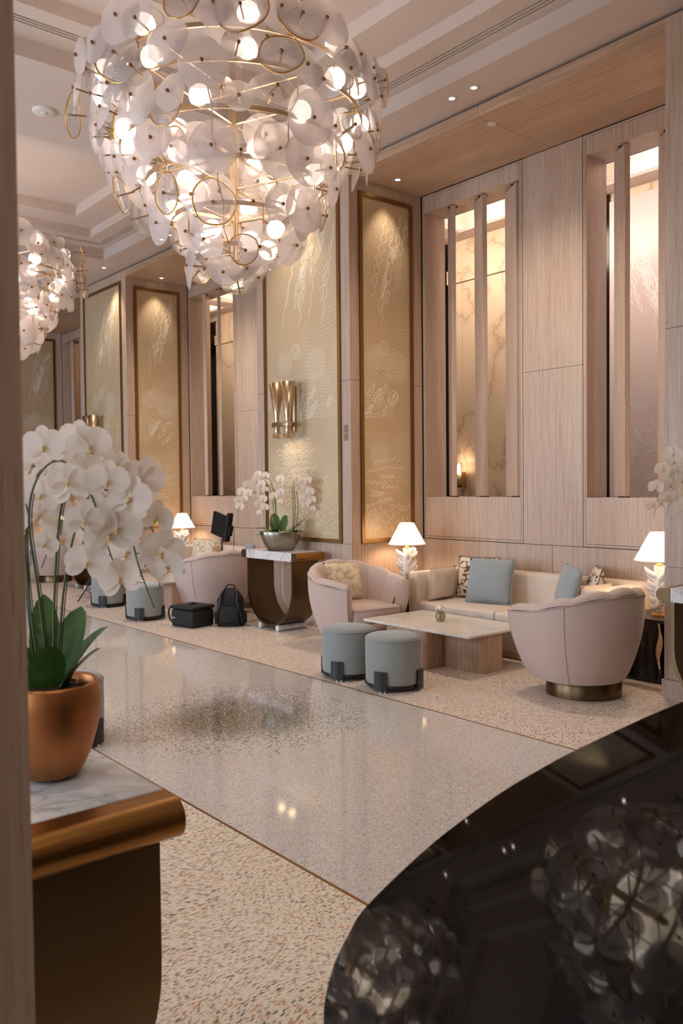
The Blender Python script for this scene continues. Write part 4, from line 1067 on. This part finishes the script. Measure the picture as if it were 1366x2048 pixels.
# ================================================================== SIDE TABLES AND LAMPS
def side_table(loc, label):
    t = thing('side_table', label, 'side table', loc, 0, 'black side tables under the lamps')
    b = MB(); b.prism(stadium(-.24,.24,-.24,.24,.02,3), 'z', .495, .525); obj('top', b, M['black'], t, bevel=.003, seg=1)
    for (x, y, sx, sy) in ((-.19,-.20,.035,.02),(-.19,.20,.035,.02),(.19,-.20,.035,.02),(.19,.20,.035,.02),(-.21,0,.02,.09),(.21,0,.02,.09),(0,-.21,.07,.02),(0,.21,.07,.02)):
        b = MB(); rows = []
        for k in range(13):
            z = .02+.474*k/12; q = 1+.14*math.sin(k/12*PI*3)
            rows.append([(x+a*sx*q, y+c*sy*q, z) for a, c in ((-1,-1),(1,-1),(1,1),(-1,1))])
        b.grid(rows, 0, True, True); b.add(rows[0], [(3,2,1,0)]); b.add(rows[-1], [(0,1,2,3)]); obj('slab_leg', b, M['black'], t)
    b = MB(); b.prism(stadium(-.22,.22,-.22,.22,.02,3), 'z', 0, .02); obj('base_plate', b, M['black'], t)
    return t
def table_lamp(loc, rz, label):
    t = thing('table_lamp', label, 'lamp', loc, rz, 'white coral table lamps')
    b = MB(); b.lathe([(.062,0),(.062,.016),(.055,.02)], 28); obj('brass_foot', b, M['brass'], t)
    b = MB(); b.lathe([(.044,.02),(.050,.05),(.048,.14),(.052,.24),(.042,.34),(.046,.405),(.046,.41)], 24, sx=1, sy=.8); obj('column', b, M['gypsum'], t)
    rnd = random.Random(9)
    for k in range(28):
        a = rnd.choice((0, PI, 0, PI, PI/2, -PI/2))+rnd.uniform(-.5,.5); z = .06+.31*k/27; l = rnd.uniform(.045,.085)*(1.15 if .12 < z < .36 else .6)
        p = Vector((.035*math.cos(a), .03*math.sin(a), z)); d = Vector((math.cos(a), math.sin(a), rnd.uniform(.1,.9))).normalized()
        q = p+d*l+Vector((0,0,.02)); b = MB(); b.tube([p, p+d*l*.55, p+d*l*.9+Vector((0,0,.012)), q+Vector((0,0,.012))], [.030,.028,.016,.003], 6); obj('coral_lobe', b, M['gypsum'], t)
    b = MB(); b.lathe([(.030,.41),(.034,.42),(.012,.43),(.012,.46),(.006,.47),(.006,.69),(.010,.70),(.003,.712)], 14); obj('brass_neck', b, M['brass'], t)
    b = MB(); b.lathe([(.205,.452),(.078,.690)], 40, cap=False); b.lathe([(.202,.452),(.075,.690)], 40, cap=False); obj('shade', b, M['shade'], t)
    b = MB(); b.lathe([(.206,.450),(.207,.458),(.203,.458)], 40, cap=False); obj('shade_trim', b, M['cream'], t)
    b = MB(); b.lathe([(.002,.53),(.028,.55),(.032,.58),(.02,.62),(.003,.63)], 14); obj('bulb', b, M['globe'], t)
    lamp('table_lamp_glow', 'POINT', (loc[0], loc[1], loc[2]+.575), 22, WARM, shadow_soft_size=.05)
    return t
for (x, y, la, lb) in ((6.43, 6.58, 'lit white coral table lamp beside the sofa, left of the fin windows', 'black side table under the lamp between armchair and sofa'),
                       (6.46, 3.62, 'lit white coral table lamp cut off by the right pier', 'black side table under the lamp behind the right armchair'),
                       (6.68, 12.02, 'lit coral table lamp in the second bay left of the studio light', 'black side table under the lamp of the second bay'),
                       (6.62, 17.30, 'farthest table lamp glimpsed through the foreground orchid', 'farthest black side table behind the foreground orchid')):
    side_table((x, y, 0), lb); table_lamp((x, y, .526), R(-40), la)

# ================================================================== CAMERA GEAR
t = thing('camera_case', 'soft black equipment case on the floor beside the backpack', 'bag', (4.93, 8.66, 0), R(12))
rb('body', -.17, .17, -.19, .19, .0, .205, M['blackfab'], t, .03)
rb('lid', -.178, .178, -.198, .198, .207, .25, M['blackfab'], t, .02)
b = MB(); b.tube([(-.05,-.02,.252),(-.03,0,.258),(.05,.02,.258),(.07,.03,.252)], .012, 6); obj('top_handle', b, M['black'], t)
b = MB(); b.tube(catmull([(-.10,.20,.20),(-.13,.24,.22),(-.15,.25,.15),(-.14,.23,.06),(-.10,.20,.04)], 5), .011, 6); obj('side_strap', b, M['blackfab'], t)
b = MB(); b.box(-.181,-.179,.10,.15,.10,.115); obj('logo_tab', b, M['chrome'], t)
t = thing('backpack', 'black backpack standing against the armchair beside the console', 'backpack', (5.27, 8.36, 0), R(-42))
rows = []
for k in range(11):
    z = .44*k/10; q = (1-.0*k/10)*(1 if k < 7 else math.cos((k-7)/3*1.15)); rows.append([(.155*(1 if k < 8 else .9)*q*math.copysign(abs(math.cos(a))**.6, math.cos(a)), .105*q*math.copysign(abs(math.sin(a))**.7, math.sin(a)), z+.0) for a in [2*PI*i/24 for i in range(24)]])
b = MB(); b.grid(rows, 0, True, True); b.add(rows[0], [tuple(range(24))[::-1]]); b.add(rows[-1], [tuple(range(24))]); obj('body', b, M['blackfab'], t)
rb('front_pocket', -.12, .12, -.15, -.085, .04, .24, M['blackfab'], t, .025)
for s in (-1, 1):
    b = MB(); b.tube(catmull([(s*.06,-.02,.435),(s*.09,-.10,.38),(s*.10,-.135,.28),(s*.13,-.14,.18),(s*.15,-.10,.05)], 5), [.016]*21, 6); obj('shoulder_strap', b, M['black'], t)
    rb('side_pocket', s*.155-.03, s*.155+.03, -.06, .06, .02, .16, M['blackfab'], t, .02)
b = MB(); b.tube(catmull([(-.045,0,.43),(-.05,0,.465),(0,0,.485),(.05,0,.465),(.045,0,.43)], 5), .009, 6); obj('haul_loop', b, M['black'], t)
def stand(loc, h, rz, label):
    t = thing('light_stand', label, 'light stand', loc, rz, 'black photographic light stands')
    b = MB(); b.cyl((0,0,.06), (0,0,h*.55), .016, 10); b.cyl((0,0,h*.55), (0,0,h), .011, 10); obj('pole', b, M['black'], t)
    b = MB(); b.lathe([(.024,h*.53),(.024,h*.57)], 12); b.cyl((0,0,h*.55), (.05,0,h*.55), .007, 8); obj('clamp', b, M['black'], t)
    for k in range(3):
        a = 2*PI*k/3; b = MB(); b.cyl((.018*math.cos(a),.018*math.sin(a),.34), (.26*math.cos(a),.26*math.sin(a),.012), .009, 8); b.cyl((.016*math.cos(a),.016*math.sin(a),.09), (.145*math.cos(a),.145*math.sin(a),.176), .006, 6); obj('leg', b, M['black'], t)
    return t
stand((5.95, 9.64, 0), .90, R(75), 'light stand holding the square studio light behind the armchair')
t = thing('studio_light', 'square black studio light panel tilted on its stand', 'studio light', (5.95, 9.64, .901), R(-85))
pan = Matrix.Rotation(R(-18), 4, 'X')
def prb(name, x0, x1, y0, y1, z0, z1, m, r=.006):
    o = rb(name, x0, x1, y0, y1, z0, z1, m, t, r, 1); o.data.transform(Matrix.Translation((0,0,.06)) @ Matrix.Rotation(R(14), 4, 'Y')); return o
prb('panel', -.20, .10, -.045, .0, .0, .31, M['black']); prb('rear_body', .10, .15, -.05, .03, -.03, .36, M['blackfab']); prb('battery', .145, .185, -.03, .03, .06, .20, M['blackfab'])
b = MB(); b.cyl((.02,0,0), (.05,0,.09), .014, 8); b.cyl((-.02,0,.02), (.06,0,.02), .009, 8); obj('swivel_bracket', b, M['black'], t)
b = MB(); b.tube(catmull([(.16,.0,.18),(.22,.02,.20),(.25,.02,.12),(.24,.02,.0),(.23,.02,-.1)], 5), .004, 6); obj('power_cable', b, M['blackfab'], t)
stand((4.98, 11.55, 0), 1.0, R(60), 'light stand behind the distant ottomans, top hidden by orchid petals')

# ================================================================== GRAND PIANO
hs = Vector((.643, .766, 0)).normalized(); nl = Vector((-.36726, .30817, .87758)).normalized()
ht = hs.cross(nl).normalized()
if ht.z < 0: ht = -ht
KO = .72*nl
def lidp(s, t_, d=0): return KO+hs*s+ht*t_+nl*d
outl = [(1.2517,.3496),(1.3145,.3506),(1.4005,.3670),(1.47,.396),(1.5254,.4293),(1.5942,.5221),(1.6462,.6201),(1.6864,.7529),(1.6947,.8500),(1.6935,.9206),(1.6768,1.0350),(1.6637,1.1000),(1.630,1.20),(1.56,1.31),(1.45,1.42),(1.30,1.52),(1.10,1.585),(.85,1.61),(.35,1.61),(.35,.350)]
co = catmull([(s, t_, 0) for s, t_ in outl], 4); co = [(p.x, p.y) for p in co]
t = thing('grand_piano', 'glossy black grand piano with raised curved lid filling the lower right corner', 'piano', (.9, .9, 0))
inv = Vector((-.9, -.9, 0))
b = MB(); n_ = len(co)
top = [lidp(s, q)+inv for s, q in co]; bot = [lidp(s, q, -.022)+inv for s, q in co]
b.add(top, [tuple(range(n_))]); b.add(bot, [tuple(range(n_))[::-1]]); b.add(top+bot, [(i, (i+1) % n_, n_+(i+1) % n_, n_+i) for i in range(n_)])
obj('lid', b, M['lacquer'], t)
hr = Vector((hs.y, -hs.x, 0))
def casep(s, q, z): p = KO+hs*s+ht*.35; return Vector((p.x, p.y, 0))+hr*(q-.35)*.98+Vector((0,0,z))+inv
cc = [(s if s < 1.0 else 1.0+(s-1.0)*.97, .365+(q-.35)*.95) for s, q in co]
b = MB(); a_ = [casep(s, q, .74) for s, q in cc]; c_ = [casep(s, q, .44) for s, q in cc]
b.add(a_, [tuple(range(n_))]); b.add(c_, [tuple(range(n_))[::-1]]); b.add(a_+c_, [(i, (i+1) % n_, n_+(i+1) % n_, n_+i) for i in range(n_)])
obj('case', b, M['lacquer'], t)
for (s, q) in ((.55,.50),(.55,1.40),(1.45,.75)):
    b = MB(); p = casep(s, q, 0); b.lathe([(.03,.03),(.032,.05),(.045,.30),(.06,.42),(.06,.4395)], 16, p); b.lathe([(.028,0),(.034,.015),(.028,.03)], 14, p); obj('leg', b, M['lacquer'], t)
b = MB(); b.cyl(casep(.8,1.35,.70), lidp(.8,1.35,-.03)+inv, .009, 8); obj('lid_prop', b, M['lacquer'], t)
